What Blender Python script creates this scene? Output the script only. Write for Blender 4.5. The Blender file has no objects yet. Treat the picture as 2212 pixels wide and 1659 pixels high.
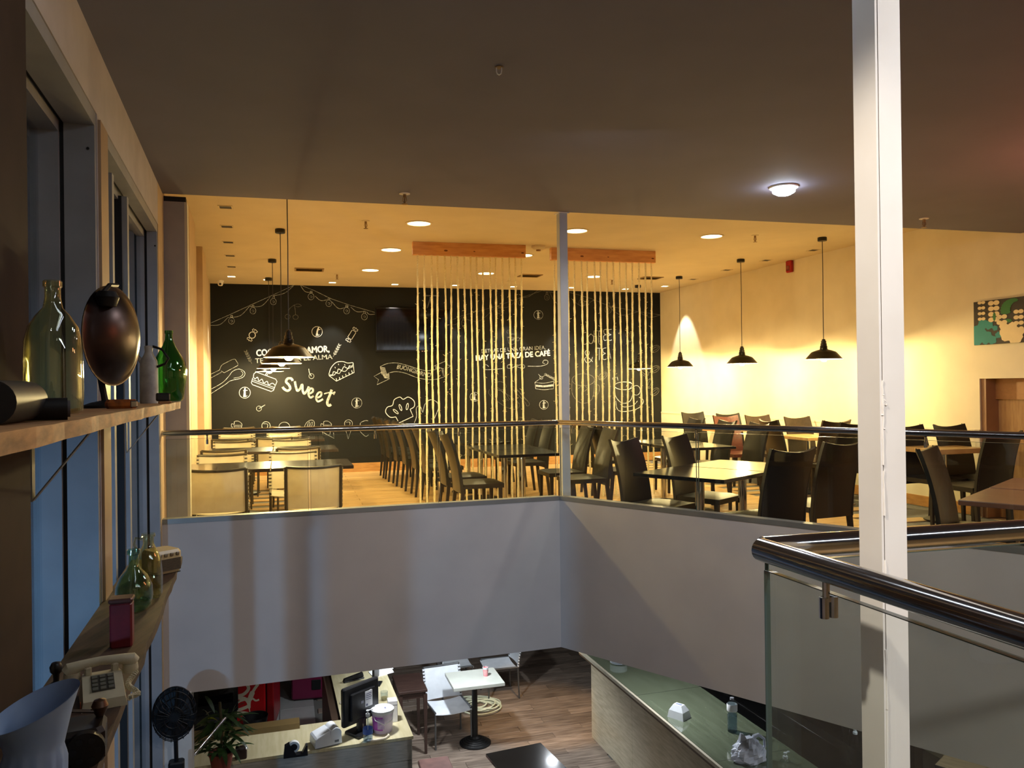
import bpy, math, random
from mathutils import Vector, Matrix
random.seed(7)
SC = bpy.context.scene
COL = SC.collection
PI = math.pi

# ------------------------------------------------------------------ camera
CX, CY, FP = 1106.0, 829.5, 1720.0          # photograph treated as 2212 x 1659
PITCH, ROLL, EYE = 0.003, 0.0125, 1.45
FW = Vector((0, math.cos(PITCH), math.sin(PITCH)))
RT = Vector((math.cos(ROLL), 0, -math.sin(ROLL)))
UP = RT.cross(FW).normalized()
FW = UP.cross(RT).normalized()
CAM = Vector((0, 0, EYE))
cd = bpy.data.cameras.new('camera'); cam = bpy.data.objects.new('camera', cd); COL.objects.link(cam)
cd.sensor_width = 36.0; cd.lens = FP / 2212 * 36; cd.clip_start = 0.02; cd.clip_end = 200
M = Matrix((RT, UP, -FW)).transposed().to_4x4(); M.translation = CAM
cam.matrix_world = M
SC.camera = cam
SC.view_settings.view_transform = 'Standard'
SC.view_settings.look = 'None'
SC.view_settings.exposure = 0.0
SC.view_settings.gamma = 1.0
SC.view_settings.use_curve_mapping = False
SC.cycles.transparent_max_bounces = 32

# ------------------------------------------------------------------ world: night outside
W = bpy.data.worlds.new('night'); SC.world = W; W.use_nodes = True
W.node_tree.nodes['Background'].inputs[0].default_value = (0.012, 0.016, 0.028, 1)
W.node_tree.nodes['Background'].inputs[1].default_value = 0.5

def light(name, kind, loc, energy, color, size=0.05, aim=None, angle=None, blend=0.4, sy=None):
    d = bpy.data.lights.new(name, kind); o = bpy.data.objects.new(name, d); COL.objects.link(o)
    d.energy = energy; d.color = color; o.location = loc
    if kind == 'AREA':
        d.size = size
        if sy: d.shape = 'RECTANGLE'; d.size_y = sy
    else:
        d.shadow_soft_size = size
    if kind == 'SPOT':
        d.spot_size = angle; d.spot_blend = blend
    if aim is not None:
        v = Vector(aim) - Vector(loc)
        o.rotation_euler = v.to_track_quat('-Z', 'Y').to_euler()
    return o

WARM = (1.0, 0.76, 0.34)
WARMW = (1.0, 0.79, 0.41)
WASHC = (1.0, 0.94, 0.76)
COOL = (1.0, 0.97, 0.92)
BLUE = (0.28, 0.58, 1.0)
# main lamps (most fixtures are built further down at the same places)
light('void_lamp_light', 'SPOT', (2.05, 6.01, 2.86), 90, COOL, 0.04, (2.05, 6.01, 0), 2.85, 0.25)
light('landing_spot_light', 'SPOT', (1.7, -0.9, 2.84), 260, (1.0, 0.96, 0.95), 0.05, (1.25, 2.5, 0.9), 1.05, 0.7)
light('street_lamp_light', 'SPOT', (-3.1, -0.9, 0.05), 520, BLUE, 0.10, (-2.2, 4.6, -0.55), 1.08, 0.8)
light('landing_warm_light', 'SPOT', (-0.55, 0.45, 2.85), 190, (1.0, 0.88, 0.74), 0.05, (0.68, 1.40, 1.2), 0.62, 0.5)
light('ground_bar_fill', 'SPOT', (1.35, 7.9, -0.80), 75, (0.90, 0.95, 1.0), 0.05, (1.5, 7.9, -2.85), 2.4, 0.6)  # unseen spot added to brighten the bar top and its items
light('red_lamp_light', 'POINT', (4.0, 4.9, 2.45), 45, (1.0, 0.26, 0.12), 0.12)  # unseen red lamp for the red glow on the dark ceiling
light('ground_spot_light', 'SPOT', (-0.65, 9.0, -0.80), 135, (0.86, 0.94, 1.0), 0.05, (-0.65, 9.6, -2.85), 2.2, 0.6)
light('ground_warm_light', 'SPOT', (0.45, 9.7, -0.80), 120, (1.0, 0.62, 0.25), 0.05, (0.35, 10.3, -2.85), 1.0, 0.5)
light('ground_counter_light', 'SPOT', (-1.35, 7.7, -0.80), 60, (0.92, 0.95, 1.0), 0.05, (-1.35, 7.7, -2.85), 2.4, 0.6)
light('ground_side_fill', 'SPOT', (3.5, 6.7, -0.80), 28, (0.92, 0.95, 1.0), 0.05, (3.4, 6.7, -2.85), 2.3, 0.6)  # unseen spot added so the side counter is not left dark
light('ground_void_light', 'AREA', (0.6, 4.2, 2.86), 26, (0.88, 0.93, 1.0), 0.35, (0.6, 5.2, -2.85))  # added area fill over the void, no fixture built for it

# ------------------------------------------------------------------ pixel -> place helpers
def ray(x, y):
    return FW + RT * ((x - CX) / FP) - UP * ((y - CY) / FP)
def at(x, y, D):
    d = ray(x, y); return CAM + d * (D / d.y)
def onz(x, y, z):
    d = ray(x, y); return CAM + d * ((z - EYE) / d.z)
def onplane(x, y, p, n):
    d = ray(x, y); return CAM + d * ((p - CAM).dot(n) / d.dot(n))
def V2(x, y): return Vector((x, y, 0))
def facing(v): return math.atan2(v[1], v[0]) - PI / 2

# ------------------------------------------------------------------ levels and directions
ZC, ZD, ZG, ZCURB, ZRAIL, ZFB = 3.22, 2.93, -2.85, 0.53, 1.143, -0.72
A_ = Vector((0.9613, 0.2756, 0)); B_ = Vector((-0.2756, 0.9613, 0))
E_ = Vector((0.7261, -0.6876, 0)); G_ = Vector((0.6876, 0.7261, 0))
F_ = Vector((0.9497, 0.3130, 0)); N_ = Vector((0.3130, -0.9497, 0))   # along left fascia / along facade toward camera
FL = V2(-2.513, 5.695); FC = V2(0.383, 6.65)
FR = FC + E_ * 5.2
CA = V2(-5.05, 13.18); CB = V2(2.88, 15.37)
CD_ = (CB - CA).normalized(); CN = Vector((CD_.y, -CD_.x, 0))
WD = Vector((0.2955, -0.9553, 0))
WR = CB + WD * 12.9

# ------------------------------------------------------------------ materials
MATS = {}
def srgb(r, g, b):
    f = lambda c: (c / 255) / 12.92 if c / 255 <= 0.04045 else ((c / 255 + 0.055) / 1.055) ** 2.4
    return (f(r), f(g), f(b))
def mat(name, c, rough=0.5, metal=0.0, c2=None, scale=6.0, stretch=(1, 1, 1), bump=0.0, emit=0.0, ecol=None, coat=0.0, rand=0.0, detail=4.0, spec=0.5, trans=0.0):
    if name in MATS: return MATS[name]
    m = bpy.data.materials.new(name); m.use_nodes = True
    nt = m.node_tree; bs = nt.nodes['Principled BSDF']
    bs.inputs['Roughness'].default_value = rough; bs.inputs['Metallic'].default_value = metal
    bs.inputs['Specular IOR Level'].default_value = spec
    bs.inputs['Coat Weight'].default_value = coat; bs.inputs['Coat Roughness'].default_value = 0.08
    bs.inputs['Transmission Weight'].default_value = trans
    tc = nt.nodes.new('ShaderNodeTexCoord'); mp = nt.nodes.new('ShaderNodeMapping')
    mp.inputs['Scale'].default_value = stretch
    nz = nt.nodes.new('ShaderNodeTexNoise'); nz.inputs['Scale'].default_value = scale; nz.inputs['Detail'].default_value = detail
    nt.links.new(tc.outputs['Object'], mp.inputs[0]); nt.links.new(mp.outputs[0], nz.inputs['Vector'])
    rp = nt.nodes.new('ShaderNodeValToRGB')
    if c2 is None: c2 = tuple(min(1, v * 0.88) for v in c)
    rp.color_ramp.elements[0].color = (*c2, 1); rp.color_ramp.elements[1].color = (*c, 1)
    rp.color_ramp.elements[0].position = 0.32; rp.color_ramp.elements[1].position = 0.68
    nt.links.new(nz.outputs['Fac'], rp.inputs[0])
    out = rp.outputs[0]
    if rand > 0:
        oi = nt.nodes.new('ShaderNodeObjectInfo'); hs = nt.nodes.new('ShaderNodeHueSaturation')
        mr = nt.nodes.new('ShaderNodeMapRange'); mr.inputs[3].default_value = 1 - rand; mr.inputs[4].default_value = 1 + rand
        nt.links.new(oi.outputs['Random'], mr.inputs[0]); nt.links.new(mr.outputs[0], hs.inputs['Value']); nt.links.new(out, hs.inputs['Color'])
        # shift the grain per piece
        ad = nt.nodes.new('ShaderNodeVectorMath'); ad.operation = 'ADD'
        cb = nt.nodes.new('ShaderNodeCombineXYZ'); ml = nt.nodes.new('ShaderNodeMath'); ml.operation = 'MULTIPLY'; ml.inputs[1].default_value = 37
        nt.links.new(oi.outputs['Random'], ml.inputs[0]); nt.links.new(ml.outputs[0], cb.inputs[0]); nt.links.new(ml.outputs[0], cb.inputs[2])
        nt.links.new(mp.outputs[0], ad.inputs[0]); nt.links.new(cb.outputs[0], ad.inputs[1]); nt.links.new(ad.outputs[0], nz.inputs['Vector'])
        out = hs.outputs[0]
    nt.links.new(out, bs.inputs['Base Color'])
    if bump > 0:
        bp = nt.nodes.new('ShaderNodeBump'); bp.inputs['Strength'].default_value = bump; bp.inputs['Distance'].default_value = 0.01
        nt.links.new(nz.outputs['Fac'], bp.inputs['Height']); nt.links.new(bp.outputs[0], bs.inputs['Normal'])
    if emit > 0:
        bs.inputs['Emission Color'].default_value = (*(ecol or c), 1); bs.inputs['Emission Strength'].default_value = emit
    MATS[name] = m; return m
def glass(name, tint=(1, 1, 1), refl=1.0, rough=0.0, ior=1.5, haze=0.0):
    """thin clear pane: light passes straight, surface reflects by Fresnel"""
    if name in MATS: return MATS[name]
    m = bpy.data.materials.new(name); m.use_nodes = True; nt = m.node_tree
    for n in list(nt.nodes): nt.nodes.remove(n)
    o = nt.nodes.new('ShaderNodeOutputMaterial'); mx = nt.nodes.new('ShaderNodeMixShader')
    tr = nt.nodes.new('ShaderNodeBsdfTransparent'); gl = nt.nodes.new('ShaderNodeBsdfGlossy')
    lw = nt.nodes.new('ShaderNodeLayerWeight'); lw.inputs[0].default_value = 0.5
    pw_ = nt.nodes.new('ShaderNodeMath'); pw_.operation = 'POWER'; pw_.inputs[1].default_value = 5.0
    fr = nt.nodes.new('ShaderNodeMapRange'); fr.inputs[3].default_value = 0.042; fr.inputs[4].default_value = 0.9
    nt.links.new(lw.outputs['Facing'], pw_.inputs[0]); nt.links.new(pw_.outputs[0], fr.inputs[0])
    ml = nt.nodes.new('ShaderNodeMath'); ml.operation = 'MULTIPLY'; ml.inputs[1].default_value = refl
    tc = nt.nodes.new('ShaderNodeTexCoord'); nz = nt.nodes.new('ShaderNodeTexNoise'); nz.inputs['Scale'].default_value = 2.0
    mr = nt.nodes.new('ShaderNodeMapRange'); mr.inputs[3].default_value = 0.96; mr.inputs[4].default_value = 1.0
    mc = nt.nodes.new('ShaderNodeMix'); mc.data_type = 'RGBA'; mc.blend_type = 'MULTIPLY'; mc.inputs['Factor'].default_value = 1.0
    nt.links.new(tc.outputs['Object'], nz.inputs['Vector']); nt.links.new(nz.outputs['Fac'], mr.inputs[0])
    mc.inputs['A'].default_value = (*tint, 1); nt.links.new(mr.outputs[0], mc.inputs['B'])
    nt.links.new(mc.outputs['Result'], tr.inputs[0]); gl.inputs['Roughness'].default_value = rough
    nt.links.new(fr.outputs[0], ml.inputs[0]); nt.links.new(ml.outputs[0], mx.inputs[0])
    first = tr.outputs[0]
    if haze > 0:
        df = nt.nodes.new('ShaderNodeBsdfDiffuse'); df.inputs[0].default_value = (0.8, 0.8, 0.8, 1)
        m2 = nt.nodes.new('ShaderNodeMixShader'); m2.inputs[0].default_value = haze
        nt.links.new(tr.outputs[0], m2.inputs[1]); nt.links.new(df.outputs[0], m2.inputs[2]); first = m2.outputs[0]
    nt.links.new(first, mx.inputs[1]); nt.links.new(gl.outputs[0], mx.inputs[2]); nt.links.new(mx.outputs[0], o.inputs[0])
    MATS[name] = m; return m

cream = mat('cream_wall_paint', srgb(222, 210, 180), 0.7, c2=srgb(214, 202, 172), scale=3, bump=0.02)
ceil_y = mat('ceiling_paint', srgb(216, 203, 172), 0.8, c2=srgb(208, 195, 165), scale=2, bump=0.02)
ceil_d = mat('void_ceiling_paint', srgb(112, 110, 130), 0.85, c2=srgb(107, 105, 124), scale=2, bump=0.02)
greyp = mat('grey_fascia_paint', srgb(186, 178, 172), 0.75, c2=srgb(178, 170, 165), scale=2.5, bump=0.03)
whitep = mat('white_post_paint', srgb(232, 228, 222), 0.45, c2=srgb(222, 216, 208), scale=5, bump=0.05)
chalk_b = mat('chalkboard_paint', srgb(9, 12, 12), 0.6, c2=srgb(7, 9, 9), spec=0.25, scale=2, bump=0.02)
chalk = mat('chalk_line_paint', srgb(196, 204, 208), 0.9, c2=srgb(116, 122, 122), scale=25)
chalk_s = mat('strong_chalk_paint', srgb(228, 234, 240), 0.9, c2=srgb(196, 202, 206), scale=25)
chalk_d = mat('faint_chalk_paint', srgb(120, 120, 110), 0.9, c2=srgb(70, 70, 64), scale=25)
steel = mat('brushed_steel', srgb(198, 198, 200), 0.13, 1.0, c2=srgb(190, 189, 188), scale=30)
chrome = mat('chrome_pole', srgb(215, 214, 210), 0.12, 1.0)
alu = mat('grey_aluminium_channel', srgb(150, 150, 146), 0.45, 0.7)
wood_l = mat('light_floor_wood', srgb(205, 168, 112), 0.32, c2=srgb(182, 142, 88), scale=3, stretch=(1, 9, 1), rand=0.10, bump=0.02)
wood_d = mat('dark_floor_wood', srgb(152, 136, 122), 0.38, c2=srgb(98, 84, 74), scale=3.2, stretch=(1.2, 14, 1), rand=0.28, bump=0.05)
tile_m = mat('pale_floor_tile', srgb(178, 178, 176), 0.3, c2=srgb(165, 165, 163), scale=4, rand=0.04)
grout = mat('grout', srgb(110, 108, 104), 0.9)
skirt = mat('baseboard_wood', srgb(190, 140, 80), 0.45, c2=srgb(160, 112, 60), scale=4, stretch=(2, 2, 12))
beam_w = mat('pine_beam_wood', srgb(226, 168, 104), 0.5, c2=srgb(204, 142, 82), scale=3, stretch=(1.5, 10, 10), bump=0.04)
rope_m = mat('jute_rope', srgb(246, 236, 192), 0.9, c2=srgb(220, 202, 146), scale=80, bump=0.5)
leather = mat('black_leather', srgb(20, 19, 20), 0.4, c2=srgb(15, 14, 15), scale=30, bump=0.06)
leather_o = mat('olive_black_leather', srgb(38, 35, 26), 0.36, c2=srgb(28, 26, 19), scale=30, bump=0.06)  # olive-toned copy of the black leather
leather_b = mat('brown_leather', srgb(58, 44, 32), 0.36, c2=srgb(44, 33, 24), scale=30, bump=0.06)
leather_r = mat('red_brown_leather', srgb(84, 38, 28), 0.36, c2=srgb(66, 29, 21), scale=30, bump=0.06)
leg_m = mat('dark_leather_leg', srgb(30, 23, 19), 0.5)
white_l = mat('white_sling_leather', srgb(236, 226, 198), 0.5, c2=srgb(226, 214, 184), scale=12)
nt = white_l.node_tree; bs = nt.nodes['Principled BSDF']; tl = nt.nodes.new('ShaderNodeBsdfTranslucent'); mx = nt.nodes.new('ShaderNodeMixShader'); mx.inputs[0].default_value = 0.38
nt.links.new(bs.inputs['Base Color'].links[0].from_socket, tl.inputs[0]); nt.links.new(bs.outputs[0], mx.inputs[1]); nt.links.new(tl.outputs[0], mx.inputs[2]); nt.links.new(mx.outputs[0], nt.nodes['Material Output'].inputs[0])
dark_f = mat('dark_chair_frame', srgb(84, 76, 62), 0.4, 0.5)
table_d = mat('dark_table_laminate', srgb(58, 46, 38), 0.20, c2=srgb(46, 36, 30), scale=5, stretch=(1, 8, 1), coat=0.4)
table_k = mat('black_table_laminate', srgb(38, 36, 34), 0.18, c2=srgb(28, 27, 26), scale=5, coat=0.4)
table_l = mat('light_oak_laminate', srgb(206, 168, 112), 0.35, c2=srgb(182, 142, 90), scale=5, stretch=(1, 8, 1))
blackm = mat('black_metal', srgb(24, 24, 25), 0.45, 0.3)
blackp = mat('black_plastic', srgb(22, 22, 24), 0.35)
bulb_m = mat('lit_bulb', (1, 0.75, 0.4), 0.5, emit=30.0, ecol=(1.0, 0.74, 0.36))
down_m = mat('lit_downlight', (1, 0.85, 0.5), 0.5, emit=9.0, ecol=(1.0, 0.84, 0.46))
lamp_w = mat('lit_white_lamp', (1, 1, 1), 0.5, emit=60.0, ecol=(0.88, 0.94, 1.0))
pend_m = mat('bronze_black_enamel', srgb(52, 46, 38), 0.28, 0.75, c2=srgb(42, 37, 30), scale=8)
pend_i = mat('cream_enamel', srgb(235, 222, 190), 0.4)
off_m = mat('unlit_spot_black', srgb(28, 22, 16), 0.6)
glass_r = glass('clear_rail_glass', (0.955, 0.985, 0.965))
glass_w = glass('window_glass', (0.90, 0.95, 0.97), 1.6)
glass_g = glass('green_bottle_glass', (0.42, 0.74, 0.42), 2.0)
glass_c = glass('pale_green_bottle_glass', (0.92, 0.93, 0.76), 2.2)
glass_t = glass('teal_jug_glass', (0.72, 0.88, 0.80), 2.0)
glass_k = glass('clear_plastic', (0.88, 0.92, 0.94), 1.4)
glass_e = mat('glass_edge_green', srgb(70, 86, 80), 0.2)
frame_m = mat('grey_window_frame', srgb(150, 150, 152), 0.5, c2=srgb(138, 138, 140), scale=5, bump=0.03)
frame_b = mat('brown_window_frame', srgb(58, 43, 38), 0.85, spec=0.12, c2=srgb(48, 35, 32), scale=5)
seal_m = mat('black_rubber_seal', srgb(14, 14, 16), 0.7)
shelf_w = mat('rough_shelf_wood', srgb(190, 136, 84), 0.7, c2=srgb(134, 92, 54), scale=4, stretch=(10, 1.2, 10), bump=0.15)
shelf_k = mat('dark_shelf_wood', srgb(84, 60, 42), 0.7, c2=srgb(56, 40, 28), scale=4, stretch=(10, 1.2, 10), bump=0.15)
whiteplas = mat('white_plastic', srgb(232, 236, 240), 0.35)
paperw = mat('white_paper', srgb(240, 240, 240), 0.8)

# ------------------------------------------------------------------ mesh builder
class MB:
    def __init__(s): s.v = []; s.f = []; s.m = []
    def add(s, vs, fs, mi=0):
        b = len(s.v); s.v += [tuple(v) for v in vs]
        for f in fs: s.f.append([b + i for i in f]); s.m.append(mi)
        return s
    def box(s, x0, x1, y0, y1, z0, z1, mi=0):
        return s.add([(x0, y0, z0), (x1, y0, z0), (x1, y1, z0), (x0, y1, z0), (x0, y0, z1), (x1, y0, z1), (x1, y1, z1), (x0, y1, z1)],
                     [(0, 3, 2, 1), (4, 5, 6, 7), (0, 1, 5, 4), (1, 2, 6, 5), (2, 3, 7, 6), (3, 0, 4, 7)], mi)
    def rbox(s, x0, x1, y0, y1, z0, z1, r=0.01, mi=0):
        """box with chamfered edges all round"""
        r = min(r, (x1 - x0) / 2.1, (y1 - y0) / 2.1, (z1 - z0) / 2.1)
        def ring(i, z):
            return [(x0 + i + (r if 0 else 0), y0 + i + r, z), (x0 + i + r, y0 + i, z), (x1 - i - r, y0 + i, z), (x1 - i, y0 + i + r, z),
                    (x1 - i, y1 - i - r, z), (x1 - i - r, y1 - i, z), (x0 + i + r, y1 - i, z), (x0 + i, y1 - i - r, z)]
        R = [ring(r * 0.6, z0), ring(0, z0 + r), ring(0, z1 - r), ring(r * 0.6, z1)]
        vs = [p for q in R for p in q]; fs = [tuple(range(7, -1, -1)), tuple(range(24, 32))]
        for k in range(3):
            for i in range(8): fs.append((k * 8 + i, k * 8 + (i + 1) % 8, (k + 1) * 8 + (i + 1) % 8, (k + 1) * 8 + i))
        return s.add(vs, fs, mi)
    def prism(s, poly, z0, z1, mi=0):
        n = len(poly)
        area = sum(poly[i][0] * poly[(i + 1) % n][1] - poly[(i + 1) % n][0] * poly[i][1] for i in range(n))
        if area < 0: poly = list(reversed(poly))
        vs = [(p[0], p[1], z0) for p in poly] + [(p[0], p[1], z1) for p in poly]
        fs = [tuple(range(n - 1, -1, -1)), tuple(range(n, 2 * n))] + [(i, (i + 1) % n, n + (i + 1) % n, n + i) for i in range(n)]
        return s.add(vs, fs, mi)
    def hexa(s, b4, t4, mi=0):
        return s.add(list(b4) + list(t4), [(0, 3, 2, 1), (4, 5, 6, 7), (0, 1, 5, 4), (1, 2, 6, 5), (2, 3, 7, 6), (3, 0, 4, 7)], mi)
    def lathe(s, prof, n=20, c=(0, 0, 0), mi=0, cap=True):
        vs = []; fs = []
        for (r, z) in prof:
            for k in range(n):
                t = 2 * PI * k / n; vs.append((c[0] + r * math.cos(t), c[1] + r * math.sin(t), c[2] + z))
        for j in range(len(prof) - 1):
            for k in range(n): fs.append((j * n + k, j * n + (k + 1) % n, (j + 1) * n + (k + 1) % n, (j + 1) * n + k))
        if cap:
            if prof[0][0] > 1e-4: fs.append(tuple(range(n - 1, -1, -1)))
            if prof[-1][0] > 1e-4: fs.append(tuple(range((len(prof) - 1) * n, len(prof) * n)))
        return s.add(vs, fs, mi)
    def cyl(s, r, z0, z1, n=16, c=(0, 0), mi=0):
        return s.lathe([(r, z0), (r, z1)], n, (c[0], c[1], 0), mi)
    def tube(s, pts, r, n=8, mi=0, closed=False):
        pts = [Vector(p) for p in pts]; m = len(pts); vs = []; fs = []; prev = None
        for i, p in enumerate(pts):
            if closed: t = pts[(i + 1) % m] - pts[i - 1]
            else: t = pts[min(i + 1, m - 1)] - pts[max(i - 1, 0)]
            t.normalize()
            if prev is None:
                u = t.cross(Vector((0, 0, 1)))
                if u.length < 1e-3: u = t.cross(Vector((1, 0, 0)))
            else: u = prev - t * prev.dot(t)
            u.normalize(); prev = u; w = t.cross(u)
            rr = r[i] if isinstance(r, (list, tuple)) else r
            for k in range(n):
                a = 2 * PI * k / n; vs.append(p + u * (rr * math.cos(a)) + w * (rr * math.sin(a)))
        for j in range(m - 1 + (1 if closed else 0)):
            for k in range(n):
                j2 = (j + 1) % m
                fs.append((j * n + k, j * n + (k + 1) % n, j2 * n + (k + 1) % n, j2 * n + k))
        if not closed: fs += [tuple(range(n - 1, -1, -1)), tuple(range((m - 1) * n, m * n))]
        return s.add(vs, fs, mi)
    def grid(s, P, thick, mi=0):
        """closed shell from a grid of points P[i][j] and offset vectors thick(i,j)"""
        ni, nj = len(P), len(P[0]); vs = []; fs = []
        for i in range(ni):
            for j in range(nj): vs.append(Vector(P[i][j]))
        for i in range(ni):
            for j in range(nj): vs.append(Vector(P[i][j]) + Vector(thick))
        o = ni * nj; q = lambda i, j: i * nj + j
        for i in range(ni - 1):
            for j in range(nj - 1):
                fs.append((q(i, j), q(i, j + 1), q(i + 1, j + 1), q(i + 1, j)))
                fs.append((o + q(i, j), o + q(i + 1, j), o + q(i + 1, j + 1), o + q(i, j + 1)))
        for i in range(ni - 1):
            fs.append((q(i, 0), q(i + 1, 0), o + q(i + 1, 0), o + q(i, 0)))
            fs.append((q(i, nj - 1), o + q(i, nj - 1), o + q(i + 1, nj - 1), q(i + 1, nj - 1)))
        for j in range(nj - 1):
            fs.append((q(0, j), o + q(0, j), o + q(0, j + 1), q(0, j + 1)))
            fs.append((q(ni - 1, j), q(ni - 1, j + 1), o + q(ni - 1, j + 1), o + q(ni - 1, j)))
        return s.add(vs, fs, mi)
    def xf(s, fn, start=0):
        s.v[start:] = [tuple(fn(Vector(v))) for v in s.v[start:]]; return s
    def build(s, name, mats, parent=None, loc=(0, 0, 0), rz=0, smooth=False):
        me = bpy.data.meshes.new(name); me.from_pydata(s.v, [], s.f)
        if not isinstance(mats, (list, tuple)): mats = [mats]
        for m in mats: me.materials.append(m)
        if len(mats) > 1: me.polygons.foreach_set('material_index', s.m)
        if smooth:
            me.polygons.foreach_set('use_smooth', [True] * len(me.polygons))
            try: me.set_sharp_from_angle(angle=math.radians(38))
            except Exception: pass
        me.update()
        o = bpy.data.objects.new(name, me); COL.objects.link(o)
        o.location = loc; o.rotation_euler = (0, 0, rz)
        if parent: o.parent = parent
        return o

def thing(name, label, cat, loc=(0, 0, 0), rz=0, group=None):
    o = bpy.data.objects.new(name, None); COL.objects.link(o); o.empty_display_size = 0.1
    o.location = loc; o.rotation_euler = (0, 0, rz)
    o['label'] = label; o['category'] = cat
    if group: o['group'] = group
    return o
def tag(o, label, cat, group=None, kind=None):
    o['label'] = label; o['category'] = cat
    if group: o['group'] = group
    if kind: o['kind'] = kind
    return o
def struct(name, mb, m, parent=None, smooth=False, **k):
    o = mb.build(name, m, parent, smooth=smooth, **k)
    if parent is None: o['kind'] = 'structure'
    return o
def dup(root, loc, rz, label, group=None):
    r = root.copy(); COL.objects.link(r); r.location = loc; r.rotation_euler = (0, 0, rz); r['label'] = label
    if group: r['group'] = group
    for ch in list(root.children):
        c = ch.copy(); COL.objects.link(c); c.parent = r
        for g in list(ch.children):
            d = g.copy(); COL.objects.link(d); d.parent = c
    return r
def wallbox(mb, p, q, z0, z1, t, mi=0):
    """wall slab between ground points p and q, thickened by t to the right of p->q"""
    d = (q - p).normalized(); n = Vector((d.y, -d.x, 0)) * t
    return mb.prism([p, q, q + n, p + n], z0, z1, mi)

# ================================================================== STRUCTURE
xy = lambda p: (p[0], p[1])
BACK = -3.6
# mezzanine floor slab and landing
sl = [FL, FC, FR, V2(6.45, 3.0), WR, CB, CA]
fl = struct('floor', MB().prism([xy(p) for p in [FL + F_ * 0 - N_ * 0.06, FC - N_ * 0.06, FC + G_ * 0.06 + E_ * 0.02, FR + G_ * 0.06, CB + WD * 12.7, CB, CA]], -0.30, -0.012), grout)
fl['label'] = 'light wood mezzanine floor'
lab = struct('floor_landing', MB().prism([(-0.60, 1.15), (0.45, 1.46), (4.3, 2.46), (6.5, 1.6), (6.6, BACK), (0.9, BACK)], -0.3, 0.0), wood_l)
# mezzanine floor planks (thin boards, parts of the floor)
pm = MB().rbox(-0.70, 0.70, -0.098, 0.098, -0.012, 0.0, 0.003)
pme = None
def inside(p, poly):
    c = False; n = len(poly)
    for i in range(n):
        a, b = poly[i], poly[(i + 1) % n]
        if (a[1] > p.y) != (b[1] > p.y) and p.x < (b[0] - a[0]) * (p.y - a[1]) / (b[1] - a[1]) + a[0]: c = not c
    return c
spoly = [xy(p) for p in [FL, FC, FR, CB + WD * 12.6, CB, CA]]
pl_n = 0
for r in range(-4, 64):
    for c in range(-7, 9):
        o = CA + CD_ * ((c + 0.5 * (r % 2)) * 1.404 + 5) - V2(CD_.y * -1, CD_.x) * (r * 0.2 + 0.1)
        ok = all(inside(o + CD_ * sx + CN * sy, spoly) for sx in (-0.68, 0.68) for sy in (-0.08, 0.08))
        if ok and o.x / max(o.y, 0.1) < 1.1:
            if pme is None:
                ob = pm.build('plank', wood_l); pme = ob.data
            else:
                ob = bpy.data.objects.new('plank', pme); COL.objects.link(ob)
            ob.parent = fl; ob.location = (o.x, o.y, 0); ob.rotation_euler = (0, 0, math.atan2(CD_.y, CD_.x)); pl_n += 1
# body of the mezzanine: underside slab
struct('ceiling_ground', MB().prism([xy(p) for p in [FL - N_ * 0.06, FC - N_ * 0.06, FC + G_ * 0.06, FR + G_ * 0.06, CB + WD * 12.7, CB, CA]], ZFB, -0.31), greyp)
# fascia panels with their steel glazing channel
m = MB(); wallbox(m, FL, FC, ZFB - 0.01, ZCURB - 0.035, -0.055)
w1 = struct('wall_fascia_left', m, greyp)
m = MB(); wallbox(m, FL - N_ * -0.004, FC - N_ * -0.004, ZCURB - 0.035, ZCURB, -0.075); m.build('glazing_channel', alu, w1)
m = MB(); wallbox(m, FC, FR, ZFB - 0.01, ZCURB - 0.035, -0.055)
w2 = struct('wall_fascia_right', m, greyp)
m = MB(); wallbox(m, FC - G_ * 0.004, FR - G_ * 0.004, ZCURB - 0.035, ZCURB, -0.075); m.build('glazing_channel', alu, w2)
# chalkboard wall, right wall, ceilings
WB = struct('wall_back', MB().prism([xy(p) for p in [CA - CD_ * 0.3, CB + CD_ * 0.3, CB + CD_ * 0.3 - CN * 0.2, CA - CD_ * 0.3 - CN * 0.2]], ZG, ZC + 0.1), chalk_b)
m = MB(); wallbox(m, CA + CN * 0.018, CB + CN * 0.018, 0, 0.155, -0.018)
struct('baseboard_back', m, skirt)
# right wall with a recess
NICHE = []
wn = Vector((WD.y, -WD.x, 0))       # into the room
def wp_right(x, y): return onplane(x, y, CB, wn)
p0 = wp_right(2116, 818); s0 = (p0 - CB).dot(WD); s1 = s0 + 1.05; zt = p0.z
m = MB()
def rw(mb, sa, sb, z0, z1, t0=0.0, t1=-0.25, mi=0):
    a, b = CB + WD * sa, CB + WD * sb
    return mb.prism([xy(a + wn * t0), xy(b + wn * t0), xy(b + wn * t1), xy(a + wn * t1)], z0, z1, mi)
rw(m, -0.2, s0, ZG, ZC + 0.1); rw(m, s0, s1, zt, ZC + 0.1); rw(m, s0, s1, ZG, -0.02); rw(m, s1, 19.5, ZG, ZC + 0.1)
WRT = struct('wall_right', m, cream)
m = MB(); rw(m, 0, s0, 0.90, 0.925, 0.012, -0.01); rw(m, 0, s0, 0.0, 0.90, 0.007, -0.01); m.build('dado_panel', cream, WRT)
m = MB(); rw(m, 0, s0 - 0.002, 0, 0.12, 0.016, 0.006); struct('baseboard_right', m, skirt)
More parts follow.
